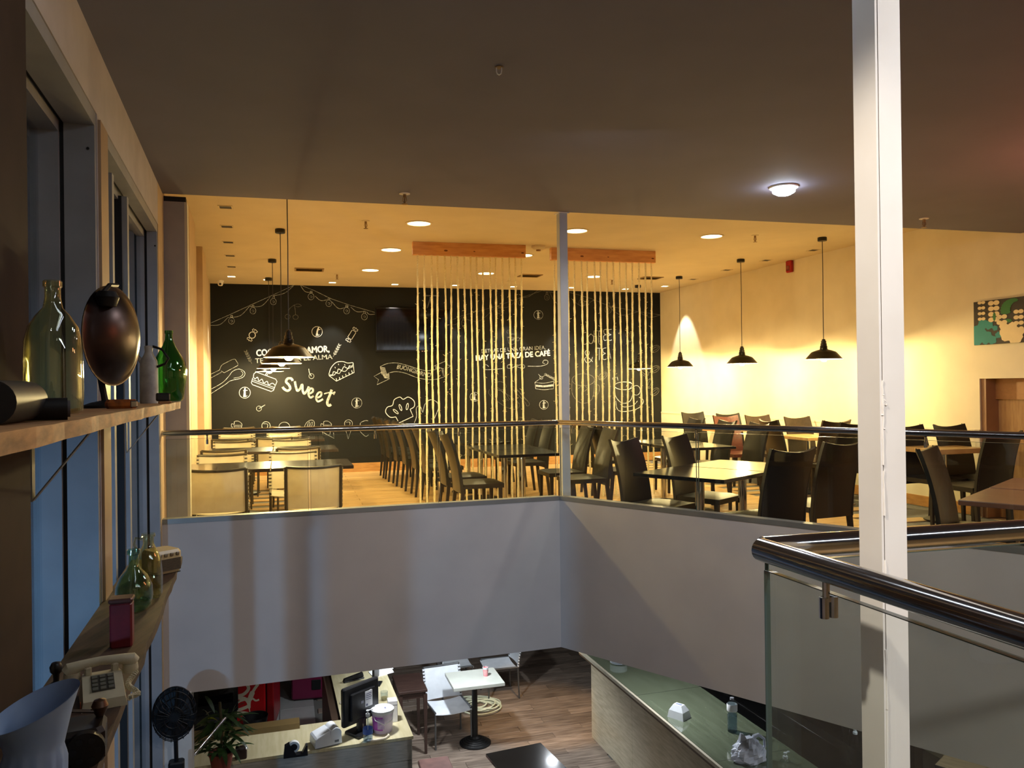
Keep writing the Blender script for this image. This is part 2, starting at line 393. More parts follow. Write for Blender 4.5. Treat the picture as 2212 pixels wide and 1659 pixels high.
# recess lining: two upright oak boards and a lintel board
dr = struct('door_1', rw(MB(), s0 + 0.06, s1, -0.01, zt - 0.22, -0.19, -0.23), table_l)
rw(MB(), s0, s0 + 0.06, -0.01, zt, -0.02, -0.23).build('jamb', mat('brown_jamb', srgb(150, 112, 80), 0.5), dr)
rw(MB(), s0 + 0.06, s1, zt - 0.22, zt, -0.15, -0.23).build('header_board', mat('oak_header', srgb(170, 122, 72), 0.5, scale=4, stretch=(1, 8, 8)), dr)
# ceilings
DE0, DE1 = V2(-2.50, 6.00), V2(5.16, 8.03)
dd = (DE1 - DE0).normalized(); DE0 = DE0 - dd * 0.6; DE1b = DE1 + dd * 1.3
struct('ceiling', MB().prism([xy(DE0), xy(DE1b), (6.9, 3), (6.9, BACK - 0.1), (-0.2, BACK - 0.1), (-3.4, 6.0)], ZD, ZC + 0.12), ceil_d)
struct('ceiling_mezzanine', MB().prism([xy(DE0 - dd * 0.5), xy(DE1b), xy(CB + CD_ * 0.3), xy(CA - CD_ * 0.3)], ZC, ZC + 0.12), ceil_y)
struct('wall_near', MB().box(-1.0, 7.2, BACK - 0.2, BACK, ZG, ZC + 0.1), cream)

# ---- left side: facade with windows near, cream wall beyond
NF = -N_                                             # along facade away from camera
def fb(s, d, z):                                     # s toward the camera, d outward, z
    p = FL + N_ * s - F_ * d; return Vector((p.x, p.y, z))
def fbox(mb, s0, s1, d0, d1, z0, z1, mi=0):
    return mb.prism([xy(fb(s0, d0, 0)), xy(fb(s1, d0, 0)), xy(fb(s1, d1, 0)), xy(fb(s0, d1, 0))], z0, z1, mi)
KF = 0.9236
S1a, S1b, S2a, S2b, S3 = 0.06, 2.235, 2.438, 3.66, 10.0
BAND = 2.63
m = MB(); fbox(m, -8.2, S1a, 0.0, 0.2, ZG, ZC + 0.1)
tan = mat('tan_wall_paint', srgb(196, 170, 134), 0.75)
WL = struct('wall_left', m, tan)
for k, s in enumerate((-2.0, -4.3)):
    fbox(MB(), s, s - 0.9, -0.07, 0.01, 0, ZC).build('pilaster', tan, WL)
fbox(MB(), -0.1, -8.1, -0.016, 0.002, 0, 0.12).build('skirting', skirt, WL)
m = MB(); fbox(m, S1a, S3, 0.0, 0.35, BAND, ZC + 0.1)
fbox(m, S1b, S2a, 0.0, 0.245, ZG, BAND); fbox(m, S2b, 4.25, 0.0, 0.245, ZG, BAND); fbox(m, 5.25, S3, 0.0, 0.245, ZG, BAND)
WF = struct('wall_window_side', m, [mat('soffit_band_paint', srgb(186, 178, 178), 0.8)])
# brown casing on the near pier
fbox(MB(), S2b, 4.24, -0.02, 0.002, ZG, BAND - 0.02).build('pier_casing', frame_b, WF)
fbox(MB(), S2a - 0.015, S1b + 0.005, -0.012, 0.002, ZG, BAND - 0.02).build('pier_casing', mat('pale_casing', srgb(170, 142, 110), 0.4, spec=0.8), WF)
def window(idx, sa, sb, dep, mulls):
    """sa<sb: far and near jamb. broad reveal boards, frame, panes"""
    root = None
    mb = MB(); fbox(mb, sa, sa + 0.035, 0.004, dep * 0.5, ZG, BAND - 0.06); fbox(mb, sa, sa + 0.055, dep * 0.5 + 0.016, dep, ZG, BAND - 0.06)
    fbox(mb, sb - 0.035, sb, 0.004, dep * 0.5, ZG, BAND - 0.06); fbox(mb, sb - 0.05, sb, dep * 0.5 + 0.016, dep, ZG, BAND - 0.06)
    root = struct('window_%d' % idx, mb, frame_m)
    mb = MB(); fbox(mb, sa, sb, 0.004, dep * 0.5, BAND - 0.06, BAND - 0.002); fbox(mb, sa, sb, dep * 0.5 + 0.016, dep, BAND - 0.10, BAND - 0.002)
    mb.build('head_frame', frame_m, root)
    mb = MB(); fbox(mb, sa, sa + 0.028, dep * 0.5, dep * 0.5 + 0.016, ZG, BAND - 0.02); fbox(mb, sb - 0.028, sb, dep * 0.5, dep * 0.5 + 0.016, ZG, BAND - 0.02); fbox(mb, sa, sb, dep * 0.5, dep * 0.5 + 0.016, BAND - 0.05, BAND - 0.02)
    mb.build('seal', seal_m, root)
    edges = [sa + 0.05] + list(mulls) + [sb - 0.05]
    for s in mulls:
        q = MB(); fbox(q, s - 0.03, s + 0.03, dep * 0.3, dep, ZG, BAND - 0.08); q.build('mullion', frame_m, root)
        q = MB(); fbox(q, s + 0.031, s + 0.042, dep * 0.5, dep, ZG, BAND - 0.08); q.build('seal', seal_m, root)
    for a, b in zip(edges[:-1], edges[1:]):
        q = MB(); fbox(q, a - 0.01, b + 0.01, dep - 0.03, dep - 0.022, ZG, BAND - 0.08); q.build('pane', glass_w, root)
    q = MB(); q.lathe([(0.006, 0), (0.006, 0.004)], 8); p = fb(sa + 0.036, dep * 0.12, 2.47)
    b = q.build('screw', blackm, root); b.location = p; b.rotation_euler = (PI / 2, 0, facing(N_) + PI)
    return root
window(1, S1a, S1b, 0.14, [1.22, 1.74])
window(2, S2a, S2b, 0.24, [])
window(3, 4.25, 5.25, 0.24, [])  # unseen window added so the street light reaches the shelf
# pale pier under the left fascia and the framed end panel above it
m = MB(); q0 = at(349, 1500, 5.62); q1 = at(413, 1500, 5.72)
m.prism([xy(q0), xy(q1), xy(q1 - N_ * 0.25), xy(q0 - N_ * 0.25)], ZG, ZFB)
struct('column_ground', m, mat('pale_pier_paint', srgb(200, 198, 192), 0.7))
m = MB(); q0 = at(341, 800, 6.0); q1 = at(402, 800, 6.06)
m.prism([xy(q0), xy(q1), xy(q1 - N_ * 0.14), xy(q0 - N_ * 0.14)], 0, 2.885)
ce = struct('column_end', m, mat('grey_panel_paint', srgb(168, 162, 158), 0.6))
m = MB(); m.prism([xy(q1 - N_ * 0.001), xy(q1 + F_ * 0.02 - N_ * 0.001), xy(q1 + F_ * 0.02 - N_ * 0.14), xy(q1 - N_ * 0.14)], 0, 2.885); m.build('edge_trim', cream, ce)
m = MB(); m.prism([xy(q0 - F_ * 0.01 - N_ * 0.02), xy(q1 + F_ * 0.01 - N_ * 0.02), xy(q1 + F_ * 0.01 - N_ * 0.13), xy(q0 - F_ * 0.01 - N_ * 0.13)], 2.885, 2.928); m.build('shadow_gap', off_m, ce)

# ---- ground floor shell
gf = struct('floor_ground', MB().box(-7, 8, BACK - 0.2, 17, ZG - 0.2, ZG - 0.012), grout)
pm = MB().rbox(-0.598, 0.598, -0.074, 0.074, -0.012, 0.0, 0.002); pme = None
for r in range(0, 52):
    for c in range(-3, 6):
        o = V2(-0.4, 6.3) + A_ * (c * 1.2 + 0.42 * (r % 3)) + B_ * (r * 0.15)
        d = (o + V2(0, 0)); u = o.x / o.y
        pxx = CX + FP * u; pyy = 835 + 4.3 * FP / o.y
        if pyy > 1395 and 840 - 120 < pxx < 1400 and pyy < 1760:
            if pme is None: ob = pm.build('plank', wood_d); pme = ob.data
            else: ob = bpy.data.objects.new('plank', pme); COL.objects.link(ob)
            ob.parent = gf; ob.location = (o.x, o.y, ZG); ob.rotation_euler = (0, 0, math.atan2(A_.y, A_.x))
tl = MB().rbox(-0.222, 0.222, -0.222, 0.222, -0.012, 0.0, 0.003); tme = None
for r in range(0, 16):
    for c in range(0, 5):
        o = V2(-3.75, 7.0) + A_ * (c * 0.45) + B_ * (r * 0.45)
        if o.y / 1 > 6.4:
            if tme is None: ob = tl.build('tile', tile_m); tme = ob.data
            else: ob = bpy.data.objects.new('tile', tme); COL.objects.link(ob)
            ob.parent = gf; ob.location = (o.x, o.y, ZG + 0.002); ob.rotation_euler = (0, 0, math.atan2(A_.y, A_.x))

# ================================================================== COLUMNS, RAILS
pr = at(1902, 830, 1.37)
post = thing('post', 'white painted steel post with an open gap along its corner, nearest thing on the right', 'post', (pr.x, pr.y, 0), math.atan2(F_.y, F_.x))
m = MB(); m.box(-0.026, -0.0215, -0.026, 0.026, 0, ZD); m.box(-0.0195, 0.027, -0.026, 0.026, 0.001, ZD - 0.001); m.build('post_shaft', whitep, post)
random.seed(3)
m = MB()
for (z0, z1) in ((1.31, 1.40), (1.40, 1.452), (1.225, 1.30), (1.08, 1.15), (0.90, 1.00), (0.70, 0.72), (0.60, 0.90)):
    n = 7; pts = []; rr = []
    for i in range(n):
        t = i / (n - 1); pts.append((-0.0205 + random.uniform(-.001, .001), -0.0262, z0 + (z1 - z0) * t)); rr.append(0.0012 + random.uniform(0, 0.0016))
    MB().tube(pts, rr, 6).build('weld_bead', whitep, post, smooth=True)
for k in range(9): m.lathe([(0.0, -0.002), (0.0025, 0), (0, 0.002)], 6, (-0.021 + random.uniform(-.003, .008), -0.0265, 1.40 + random.uniform(-.03, .05)))
m.build('paint_drips', whitep, post, smooth=True)['kind'] = 'stuff'
m = MB().box(-0.0213, -0.0197, -0.0235, -0.020, 0.002, ZD - 0.002); m.build('joint', seal_m, post)
pc = at(1222, 900, 6.80) + N_ * -0.03
post2 = thing('post', 'thin grey steel post rising behind the corner of the far handrail', 'post', (pc.x, pc.y, 0), math.atan2(F_.y, F_.x))
MB().rbox(-0.036, 0.036, -0.036, 0.036, 0, ZD, 0.003).build('post_shaft', mat('grey_post_paint', srgb(180, 182, 184), 0.5), post2)
MB().box(-0.05, 0.05, -0.05, 0.05, ZD - 0.006, ZD).build('top_plate', whitep, post2)

def rail_run(root, pts, r=0.0212):
    mb = MB(); mb.tube(pts, r, 20); mb.build('handrail', steel, root, smooth=True)
def glass_run(root, p, q, z0, z1, n, gap=0.018, inset=0.0, t=0.010, mt=None):
    d = (q - p); L = d.length; d = d / L; nn = Vector((d.y, -d.x, 0)); w = L / n
    for k in range(n):
        a = p + d * (k * w + gap / 2); b = p + d * ((k + 1) * w - gap / 2)
        mb = MB().prism([xy(a), xy(b), xy(b - nn * t), xy(a - nn * t)], z0, z1); o = mb.build('glass_panel', mt or glass_r, root)
        e = MB(); e.prism([xy(a), xy(b), xy(b - nn * t), xy(a - nn * t)], z1, z1 + 0.0015)
        for q2 in (a, b): e.prism([xy(q2 - d * 0.0008), xy(q2 + d * 0.0008), xy(q2 + d * 0.0008 - nn * t), xy(q2 - d * 0.0008 - nn * t)], z0, z1)
        e.build('glass_edge', glass_e, o)
def bracket(root, p, z, d):
    nn = Vector((d.y, -d.x, 0)); mb = MB(); mb.lathe([(0.006, 0.02), (0.006, 0.05), (0.012, 0.055)], 10)
    mb.tube([(0, -0.004, -0.012), (0, -0.004, 0.022)], 0.008, 12); mb.tube([(0, 0.014, -0.012), (0, 0.014, 0.022)], 0.008, 12); mb.box(-0.004, 0.004, -0.004, 0.014, 0.014, 0.022)
    o = mb.build('rail_bracket', steel, root); o.location = (p.x, p.y, z - 0.075); o.rotation_euler = (0, 0, math.atan2(d.y, d.x))
far = thing('glass_balustrade', 'far glass balustrade with thin-looking steel handrail along the grey parapet', 'railing', (FC.x, FC.y, ZCURB))
far_objs = []
def rel(root):  # children were built in world space: shift so that the empty is their origin
    bpy.context.view_layer.update()
    inv = root.matrix_basis.inverted()
    for c in root.children:
        c.matrix_parent_inverse = Matrix.Identity(4); c.matrix_basis = inv @ c.matrix_basis
off = 0.03
rFL, rFC, rFR = FL - N_ * off, FC - N_ * off + G_ * 0.012, FR + G_ * off
z = lambda p, h: Vector((p.x, p.y, h))
rail_run(far, [z(rFL, ZRAIL), z(rFC - F_ * 0.004, ZRAIL), z(rFC + E_ * 0.004, ZRAIL), z(rFR, ZRAIL)])
glass_run(far, rFL + F_ * 0.02, rFC - F_ * 0.015, ZCURB - 0.01, ZRAIL - 0.045, 3)
glass_run(far, rFC + E_ * 0.01, rFR, ZCURB - 0.01, ZRAIL - 0.045, 4)
for t in (0.10, 0.50, 0.72): bracket(far, rFL + (rFC - rFL) * t, ZRAIL, F_)
for t in (0.03, 0.25, 0.50, 0.545): bracket(far, rFC + (rFR - rFC) * t, ZRAIL, E_)
rel(far)
K = at(1636, 1183, 1.483); K.z = 0
K1 = K + N_ * 1.9; K2 = K + Vector((0.968, 0.2475, 0)) * 2.6
near = thing('glass_balustrade', 'near glass balustrade with thick handrail turning a sharp corner around the white post', 'railing', (K.x, K.y, 0))
rail_run(near, [z(K1, ZRAIL), z(K + N_ * 0.012, ZRAIL), z(K + Vector((0.968, 0.2475, 0)) * 0.012, ZRAIL), z(K2, ZRAIL)])
KD = Vector((0.968, 0.2475, 0))
glass_n = glass('near_rail_glass', (0.965, 0.985, 0.978), 1.2, haze=0.012)
glass_run(near, K + N_ * 0.010 + KD * 0.006, K1, 0.02, ZRAIL - 0.040, 1, 0.002, t=0.012, mt=glass_n)
glass_run(near, K + KD * 0.022, K2, 0.02, ZRAIL - 0.030, 1, 0.002, t=0.012)
bracket(near, K + N_ * 0.185, ZRAIL + 0.008, N_)
bracket(near, K + KD * 1.2, ZRAIL, KD)
rel(near)

# ================================================================== CHALK DRAWINGS on the back wall (flat print)
def z5(x, y): return (430 + x / 4.424, 600 + y / 4.424)
def z6(x, y): return (780 + x / 4.609, 600 + y / 4.609)
def z7(x, y): return (1120 + x / 3.072, 420 + y / 3.072)
def on_wall(px): return onplane(px[0], px[1], CA + CN * 0.004, CN)
def sz(p): return ((p - CA).dot(CD_), p.z)
def wpt(s, zz, o=0.004): q = CA + CD_ * s + CN * o; return Vector((q.x, q.y, zz))
class Draw:
    def __init__(s, zf): s.mb = MB(); s.zf = zf; s.k = 0
    def line(s, pts, w=3.0, closed=False):
        P = [sz(on_wall(s.zf(*p))) for p in pts]; n = len(P)
        hw = w / 4.424 * 13.8 / FP / 2 if s.zf is not z7 else w / 3.072 * 14.3 / FP / 2
        vs = []; fs = []; s.k += 1; off = 0.004 + 0.0002 * (s.k % 9)
        for i in range(n):
            a = P[(i - 1) % n] if closed or i > 0 else P[i]; b = P[(i + 1) % n] if closed or i < n - 1 else P[i]
            t = Vector((b[0] - a[0], b[1] - a[1])); t = t.normalized() if t.length > 1e-6 else Vector((1, 0)); nn = Vector((-t.y, t.x)) * hw
            vs += [wpt(P[i][0] + nn.x, P[i][1] + nn.y, off), wpt(P[i][0] - nn.x, P[i][1] - nn.y, off)]
        for i in range(n - (0 if closed else 1)):
            j = (i + 1) % n; fs.append((2 * i, 2 * i + 1, 2 * j + 1, 2 * j))
        s.mb.add(vs, fs); return s
    def circ(s, c, rx, ry=None, w=3.0, a0=0, a1=360, rot=0, n=28):
        ry = ry or rx; pts = []; full = abs(a1 - a0) >= 360; m = n if full else max(6, int(n * abs(a1 - a0) / 360) + 1)
        ro = math.radians(rot)
        for i in range(m):
            t = math.radians(a0 + (a1 - a0) * i / (m if full else m - 1)); X, Y = rx * math.cos(t), ry * math.sin(t)
            pts.append((c[0] + X * math.cos(ro) - Y * math.sin(ro), c[1] + X * math.sin(ro) + Y * math.cos(ro)))
        return s.line(pts, w, full)
    def fill(s, poly):
        P = [sz(on_wall(s.zf(*p))) for p in poly]; s.k += 1
        s.mb.add([wpt(a, b, 0.0045 + 0.0002 * (s.k % 9)) for a, b in P], [tuple(range(len(P)))]); return s
    def curve(s, pts, w=3.0, n=6, closed=False):
        """Catmull-Rom through the points"""
        m = len(pts); out = []
        for i in range(m if closed else m - 1):
            p0 = pts[(i - 1) % m] if closed or i > 0 else pts[i]; p1 = pts[i]; p2 = pts[(i + 1) % m]; p3 = pts[(i + 2) % m] if closed or i + 2 < m else p2
            for k in range(n):
                t = k / n
                out.append(tuple(0.5 * (2 * p1[j] + (p2[j] - p0[j]) * t + (2 * p0[j] - 5 * p1[j] + 4 * p2[j] - p3[j]) * t * t + (3 * p1[j] - p0[j] - 3 * p2[j] + p3[j]) * t ** 3) for j in (0, 1)))
        if not closed: out.append(pts[-1])
        return s.line(out, w, closed)
    def done(s, name, m): 
        o = s.mb.build(name, m, WB); return o
def text_mesh(txt, space=1.0, shear=0.0):
    c = bpy.data.curves.new('lettering', 'FONT'); c.body = txt; c.align_x = 'LEFT'; c.shear = shear; c.space_character = space; c.resolution_u = 3
    o = bpy.data.objects.new('lettering', c); me = bpy.data.meshes.new_from_object(o)
    vs = [v.co.copy() for v in me.vertices]; fs = [tuple(p.vertices) for p in me.polygons]
    bpy.data.objects.remove(o); bpy.data.curves.remove(c); bpy.data.meshes.remove(me)
    x0 = min(v.x for v in vs); x1 = max(v.x for v in vs); y1 = max(v.y for v in vs if True)
    return [((v.x - x0) / (x1 - x0), v.y / 0.70) for v in vs], fs
def wall_text(zf, txt, p, q, h, name, m, arc=0.0, bold=0.0, shear=0.0, space=1.0):
    """baseline from p to q in zoomed pixels, cap height h"""
    vs, fs = text_mesh(txt, space, shear); dx, dy = q[0] - p[0], q[1] - p[1]; L = math.hypot(dx, dy)
    mb = MB()
    offs = [(0, 0)] if bold == 0 else [(-bold, 0), (bold, 0), (0, bold), (0, -bold)]
    for k, (ox, oy) in enumerate(offs):
        out = []
        for (u, v) in vs:
            a = arc * math.sin(u * 2 * PI)
            x = p[0] + dx * u + dy / L * h * v + ox; y = p[1] + dy * u - dx / L * h * v + a + oy
            s_, z_ = sz(on_wall(zf(x, y))); out.append(wpt(s_, z_, 0.005 + 0.0003 * k))
        mb.add(out, fs)
    return mb.build(name, m, WB)
def bulb_drawing(d, x, y, r=28):
    d.circ((x, y), r, r * 1.1, 3); d.line([(x - 9, y - r), (x - 6, y - r - 24), (x + 8, y - r - 24), (x + 9, y - r)], 6); d.circ((x, y + 2), 11, 9, 2.5, 200, 480)
d = Draw(z5)
d.line([(90, 442), (300, 350), (490, 262), (690, 172), (910, 70)], 3)
for a, b, sag in (((90, 455), (275, 380), 30), ((275, 380), (480, 275), 35), ((480, 275), (680, 185), 40), ((700, 175), (900, 80), 20)):
    d.curve([a, ((a[0] + b[0]) / 2 + 15, (a[1] + b[1]) / 2 + sag), b], 3.5)
for x, y in ((310, 412), (515, 315), (710, 228)): bulb_drawing(d, x, y)
d.line([(968, 70), (1100, 122), (1260, 200), (1440, 262), (1600, 308), (1682, 332)], 3)
for a, b, sag in (((970, 75), (1085, 140), 25), ((1110, 175), (1245, 205), 28), ((1270, 230), (1430, 270), 45), ((1450, 280), (1590, 320), 24), ((1600, 325), (1682, 348), 14)):
    d.curve([a, ((a[0] + b[0]) / 2 - 12, (a[1] + b[1]) / 2 + sag), b], 4)
for x, y in ((1070, 180), (1240, 245), (1410, 315), (1580, 372)): bulb_drawing(d, x, y)
d.done('string_light_drawing', chalk)
d = Draw(z5); d.circ((846, 372), 25, 22, 3.5); d.circ((922, 376), 25, 22, 3.5); d.curve([(848, 350), (862, 300), (905, 262)], 4); d.curve([(922, 352), (918, 300), (908, 262)], 4); d.curve([(908, 262), (945, 250), (978, 268), (940, 278), (908, 262)], 3)
d.done('cherry_drawing', chalk_d)
def candy(c, ang, long):
    d = Draw(z5); t = math.radians(ang); ux, uy = math.cos(t), math.sin(t)
    R = lambda x, y: (c[0] + x * ux - y * uy, c[1] + x * uy + y * ux)
    if long: d.line([R(-38, -22), R(38, -22), R(44, 0), R(38, 22), R(-38, 22), R(-44, 0)], 5, True)
    else: d.circ(c, 30, 30, 6)
    e = 46 if long else 31
    for s in (-1, 1):
        d.line([R(s * e, -8), R(s * (e + 14), -26), R(s * (e + 28), -22), R(s * (e + 24), -8), R(s * (e + 32), 0), R(s * (e + 24), 10), R(s * (e + 26), 24), R(s * (e + 12), 26), R(s * e, 8)], 5)
        d.line([R(s * (e + 4), 0), R(s * (e + 18), -6)], 4)
    d.done('candy_drawing', chalk_s)
candy((508, 548), -58, False); candy((1460, 545), -58, True)
def round_t(zf, c, r, m, sl=10):
    d = Draw(zf); d.circ(c, r, r, 4)
    k = r / 50
    d.fill([(c[0] - 14 * k, c[1] + 40 * k), (c[0] - 10 * k + sl * 0.3, c[1] - 6 * k), (c[0] - 6 * k + sl * k, c[1] - 42 * k), (c[0] + 6 * k + sl * k, c[1] - 44 * k), (c[0] + 8 * k, c[1] + 4 * k), (c[0] + 10 * k, c[1] + 38 * k)])
    d.line([(c[0] - 16 * k + sl * k, c[1] - 18 * k), (c[0] + 24 * k + sl * k * .5, c[1] - 22 * k)], 6); d.line([(c[0] + 10 * k, c[1] + 36 * k), (c[0] + 22 * k, c[1] + 26 * k)], 5)
    d.done('round_t_emblem', m)
round_t(z5, (1128, 516), 50, chalk_s, 14); round_t(z5, (437, 1098), 53, chalk_s, 2); round_t(z5, (1507, 1196), 49, chalk, 0)
round_t(z6, (1765, 370), 45, chalk, -4); round_t(z6, (1130, 1185), 45, chalk, 0); round_t(z6, (1820, 1265), 44, chalk, 0)
wall_text(z5, 'COCINA CON AMOR,', (550, 748), (1245, 708), 60, 'lettering', chalk_s, bold=3)
wall_text(z5, 'TE ALIMENTA EL ALMA', (538, 815), (1275, 775), 44, 'lettering', chalk, bold=1)
def sprig(c, ang, m):
    d = Draw(z5); t = math.radians(ang); ux, uy = math.cos(t), math.sin(t)
    R = lambda x, y: (c[0] + x * ux - y * uy, c[1] + x * uy + y * ux)
    d.line([R(-65, 0), R(65, 0)], 3)
    for k in range(5):
        x = -45 + k * 24
        for s in (-1, 1): d.fill([R(x, 0), R(x + 10, s * 14), R(x + 26, s * 16), R(x + 18, s * 5)])
    d.done('sprig_drawing', m)
sprig((475, 762), -116, chalk_d); sprig((1312, 698), -62, chalk)
d = Draw(z5)
d.line([(95, 930), (195, 882), (210, 845), (225, 828), (320, 780), (345, 778), (372, 820), (370, 838), (270, 892), (240, 908), (210, 890)], 3)
d.line([(95, 968), (215, 902)], 3)
d.curve([(95, 1075), (220, 1005), (285, 940), (320, 895), (380, 872), (430, 895), (436, 930), (400, 960), (300, 985), (250, 1020), (95, 1120)], 4)
d.curve([(330, 960), (395, 945), (420, 915), (400, 888)], 3)
d.done('spatula_and_spoon_drawing', chalk)
d = Draw(z5)
R = lambda x, y: (620 + x * math.cos(.35) - y * math.sin(.35), 1000 + x * math.sin(.35) + y * math.cos(.35))
d.line([R(-115, -20), R(-118, -48), R(-100, -68), R(95, -68), R(115, -50), R(112, -10)], 5)
d.curve([R(-115, -18), R(-92, -2), R(-75, -26), R(-50, 2), R(-28, -22), R(0, 4), R(26, -20), R(50, 6), R(78, -20), R(112, -10)], 5)
for yy in (12, 28): d.line([R(-108, yy), R(112, yy)], 4)
d.line([R(-115, -5), R(-112, 45), R(-95, 58), R(95, 58), R(112, 40), R(112, -5)], 5); d.line([R(-10, -70), R(-6, -112)], 7); d.line([R(4, -70), R(8, -105)], 4)
d.done('sandwich_drawing', chalk_s)
d = Draw(z5)
d.curve([(1240, 925), (1262, 860), (1310, 810), (1370, 800), (1420, 815), (1470, 812), (1465, 840), (1430, 845)], 6)
d.curve([(1240, 930), (1275, 925), (1285, 898), (1318, 905), (1332, 872), (1362, 884), (1385, 850), (1420, 866), (1440, 838)], 6)
d.curve([(1255, 935), (1290, 930), (1310, 910), (1340, 915), (1360, 890), (1395, 895), (1425, 868), (1470, 850)], 5)
d.line([(1242, 935), (1312, 988), (1482, 905), (1472, 815)], 6)
for x, y in ((1310, 960), (1340, 950), (1370, 935), (1400, 920), (1430, 905), (1458, 885)): d.line([(x, y), (x + 8, y + 26)], 6)
for x, y in ((1298, 852), (1330, 822), (1390, 826)): d.line([(x, y), (x + 5, y + 12)], 5)
d.done('pie_drawing', chalk_s)
for c, e in (((1074, 940), (1048, 870)), ((572, 1250), (632, 1214))):
    d = Draw(z5); d.circ(c, 24, 24, 4); d.curve([c, ((c[0] + e[0]) / 2 - 6, (c[1] + e[1]) / 2 + 4), e], 6); d.done('small_cherry_drawing', chalk)
d = Draw(z5)     # sweet, in a brush script
d.curve([(895, 985), (880, 962), (845, 965), (832, 995), (860, 1025), (870, 1060), (845, 1080), (812, 1062), (798, 1042)], 22)
d.curve([(915, 990), (925, 1040), (940, 1080), (965, 1060), (985, 1020), (990, 1075), (1005, 1108), (1030, 1080), (1050, 1040)], 20)
d.curve([(1045, 1112), (1085, 1090), (1085, 1060), (1062, 1062), (1045, 1105), (1062, 1145), (1095, 1130)], 18)
d.curve([(1120, 1150), (1162, 1130), (1168, 1098), (1142, 1098), (1120, 1140), (1135, 1182), (1185, 1160)], 18)
d.curve([(1268, 1070), (1250, 1120), (1225, 1190), (1240, 1222), (1262, 1210)], 24); d.curve([(1195, 1110), (1235, 1098), (1270, 1105), (1298, 1092), (1285, 1118)], 12)
d.done('sweet_lettering', chalk)
def banner():
    d = Draw(z6)
    d.curve([(190, 885), (260, 855), (350, 848), (450, 870), (560, 905), (650, 925), (740, 915)], 5)
    d.curve([(285, 945), (350, 935), (440, 950), (560, 995), (680, 1015), (760, 1008), (830, 985)], 5)
    d.line([(190, 885), (205, 960), (285, 1005), (275, 945)], 4); d.line([(205, 940), (128, 982), (175, 1015), (158, 1065), (285, 1005)], 5)
    d.line([(740, 880), (805, 900), (830, 985)], 4); d.line([(725, 880), (840, 830), (845, 868), (895, 875), (850, 905)], 5)
    for k in range(9): d.line([(195 + k, 890 + k * 8), (238 + k * 3, 896 + k * 9)], 4)
    for k in range(9): d.line([(215 + k * 2, 965 + k * 4), (278, 955 + k * 6)], 4)
    for k in range(5): d.line([(742 + k * 8, 882 + k * 3), (745 + k * 10, 912 - k)], 4)
    for k in range(7): d.line([(795 + k * 3, 905 + k * 11), (822, 905 + k * 11)], 4)
    d.done('banner_drawing', chalk)
banner()
wall_text(z6, 'BUONGIORNO', (355, 905), (690, 990), 42, 'lettering', chalk, arc=-6, bold=1)
d = Draw(z6)
d.curve([(345, 1385), (290, 1388), (245, 1340), (260, 1290), (312, 1270), (330, 1215), (385, 1188), (420, 1210), (470, 1188), (525, 1225), (530, 1280), (488, 1310)], 7)
d.line([(345, 1385), (378, 1445), (518, 1380), (488, 1310)], 7)
for c, r in (((345, 1332), 40), ((392, 1292), 70), ((460, 1282), 100)): d.circ(c, 32, 10, 6, rot=r)
d.done('chef_hat_drawing', chalk_s)
d = Draw(z6); d.curve([(530, 1445), (552, 1380), (550, 1300), (578, 1275), (600, 1300), (615, 1340), (635, 1260), (690, 1215), (750, 1235), (772, 1290), (730, 1400)], 6)
d.done('oven_mitt_drawing', chalk)
d = Draw(z6)
d.line([(800, 435), (905, 420), (1000, 380), (1180, 330), (1340, 285), (1570, 205), (1800, 130)], 3); d.line([(1800, 128), (1980, 160)], 3)
for a, b, sag in (((905, 470), (1000, 395), 25), ((1010, 400), (1340, 290), 85), ((1345, 290), (1570, 205), 45), ((1575, 200), (1760, 125), 25)): d.curve([a, ((a[0] + b[0]) / 2, (a[1] + b[1]) / 2 + sag), b], 3)
for x, y in ((1022, 450), (1375, 330), (1590, 250), (1850, 195)): bulb_drawing(d, x, y, 25)
d.curve([(1880, 150), (1930, 240), (1990, 285)], 3)
d.done('string_light_drawing', chalk_d)
d = Draw(z7)
d.line([(340, 650), (480, 690), (600, 740), (780, 775), (945, 800)], 3); d.curve([(350, 690), (420, 740), (500, 700)], 3); d.curve([(600, 745), (680, 800), (790, 780)], 3); d.curve([(800, 780), (870, 815), (940, 800)], 3)
bulb_drawing(d, 595, 765, 22); bulb_drawing(d, 420, 720, 20)
d.curve([(285, 830), (262, 850), (285, 880)], 3); d.done('string_light_drawing', chalk_d)
wall_text(z6, 'DETRAS DE UNA GRAN IDEA,', (1200, 750), (1838, 712), 38, 'lettering', chalk)
wall_text(z6, 'HAY UNA TAZA DE CAF\u00c9', (1145, 825), (1882, 775), 52, 'lettering', chalk_s, bold=2.5)
d = Draw(z6)
d.curve([(1270, 885), (1245, 865), (1218, 880), (1222, 905), (1260, 915), (1405, 905)], 5); d.curve([(1660, 880), (1780, 880), (1850, 860), (1858, 828), (1825, 820), (1808, 845), (1830, 856)], 5)
d.curve([(1500, 870), (1460, 870), (1460, 900), (1500, 898), (1540, 880), (1600, 865), (1628, 875), (1620, 900), (1580, 895), (1540, 880)], 4)
d.done('flourish_drawing', chalk)
d = Draw(z6); d.line([(1455, 590), (1470, 650), (1500, 665), (1545, 645), (1555, 600)], 4, True); d.circ((1560, 610), 16, 18, 3); d.curve([(1470, 590), (1500, 560), (1550, 570)], 4); d.curve([(1460, 555), (1450, 535), (1465, 520)], 3); d.curve([(1490, 550), (1480, 525)], 3)
for k in range(6): d.line([(1475 + k * 8, 640 - k * 3), (1500 + k * 8, 610 - k * 3)], 3)
d.done('steaming_cup_drawing', chalk_d)
d = Draw(z6)
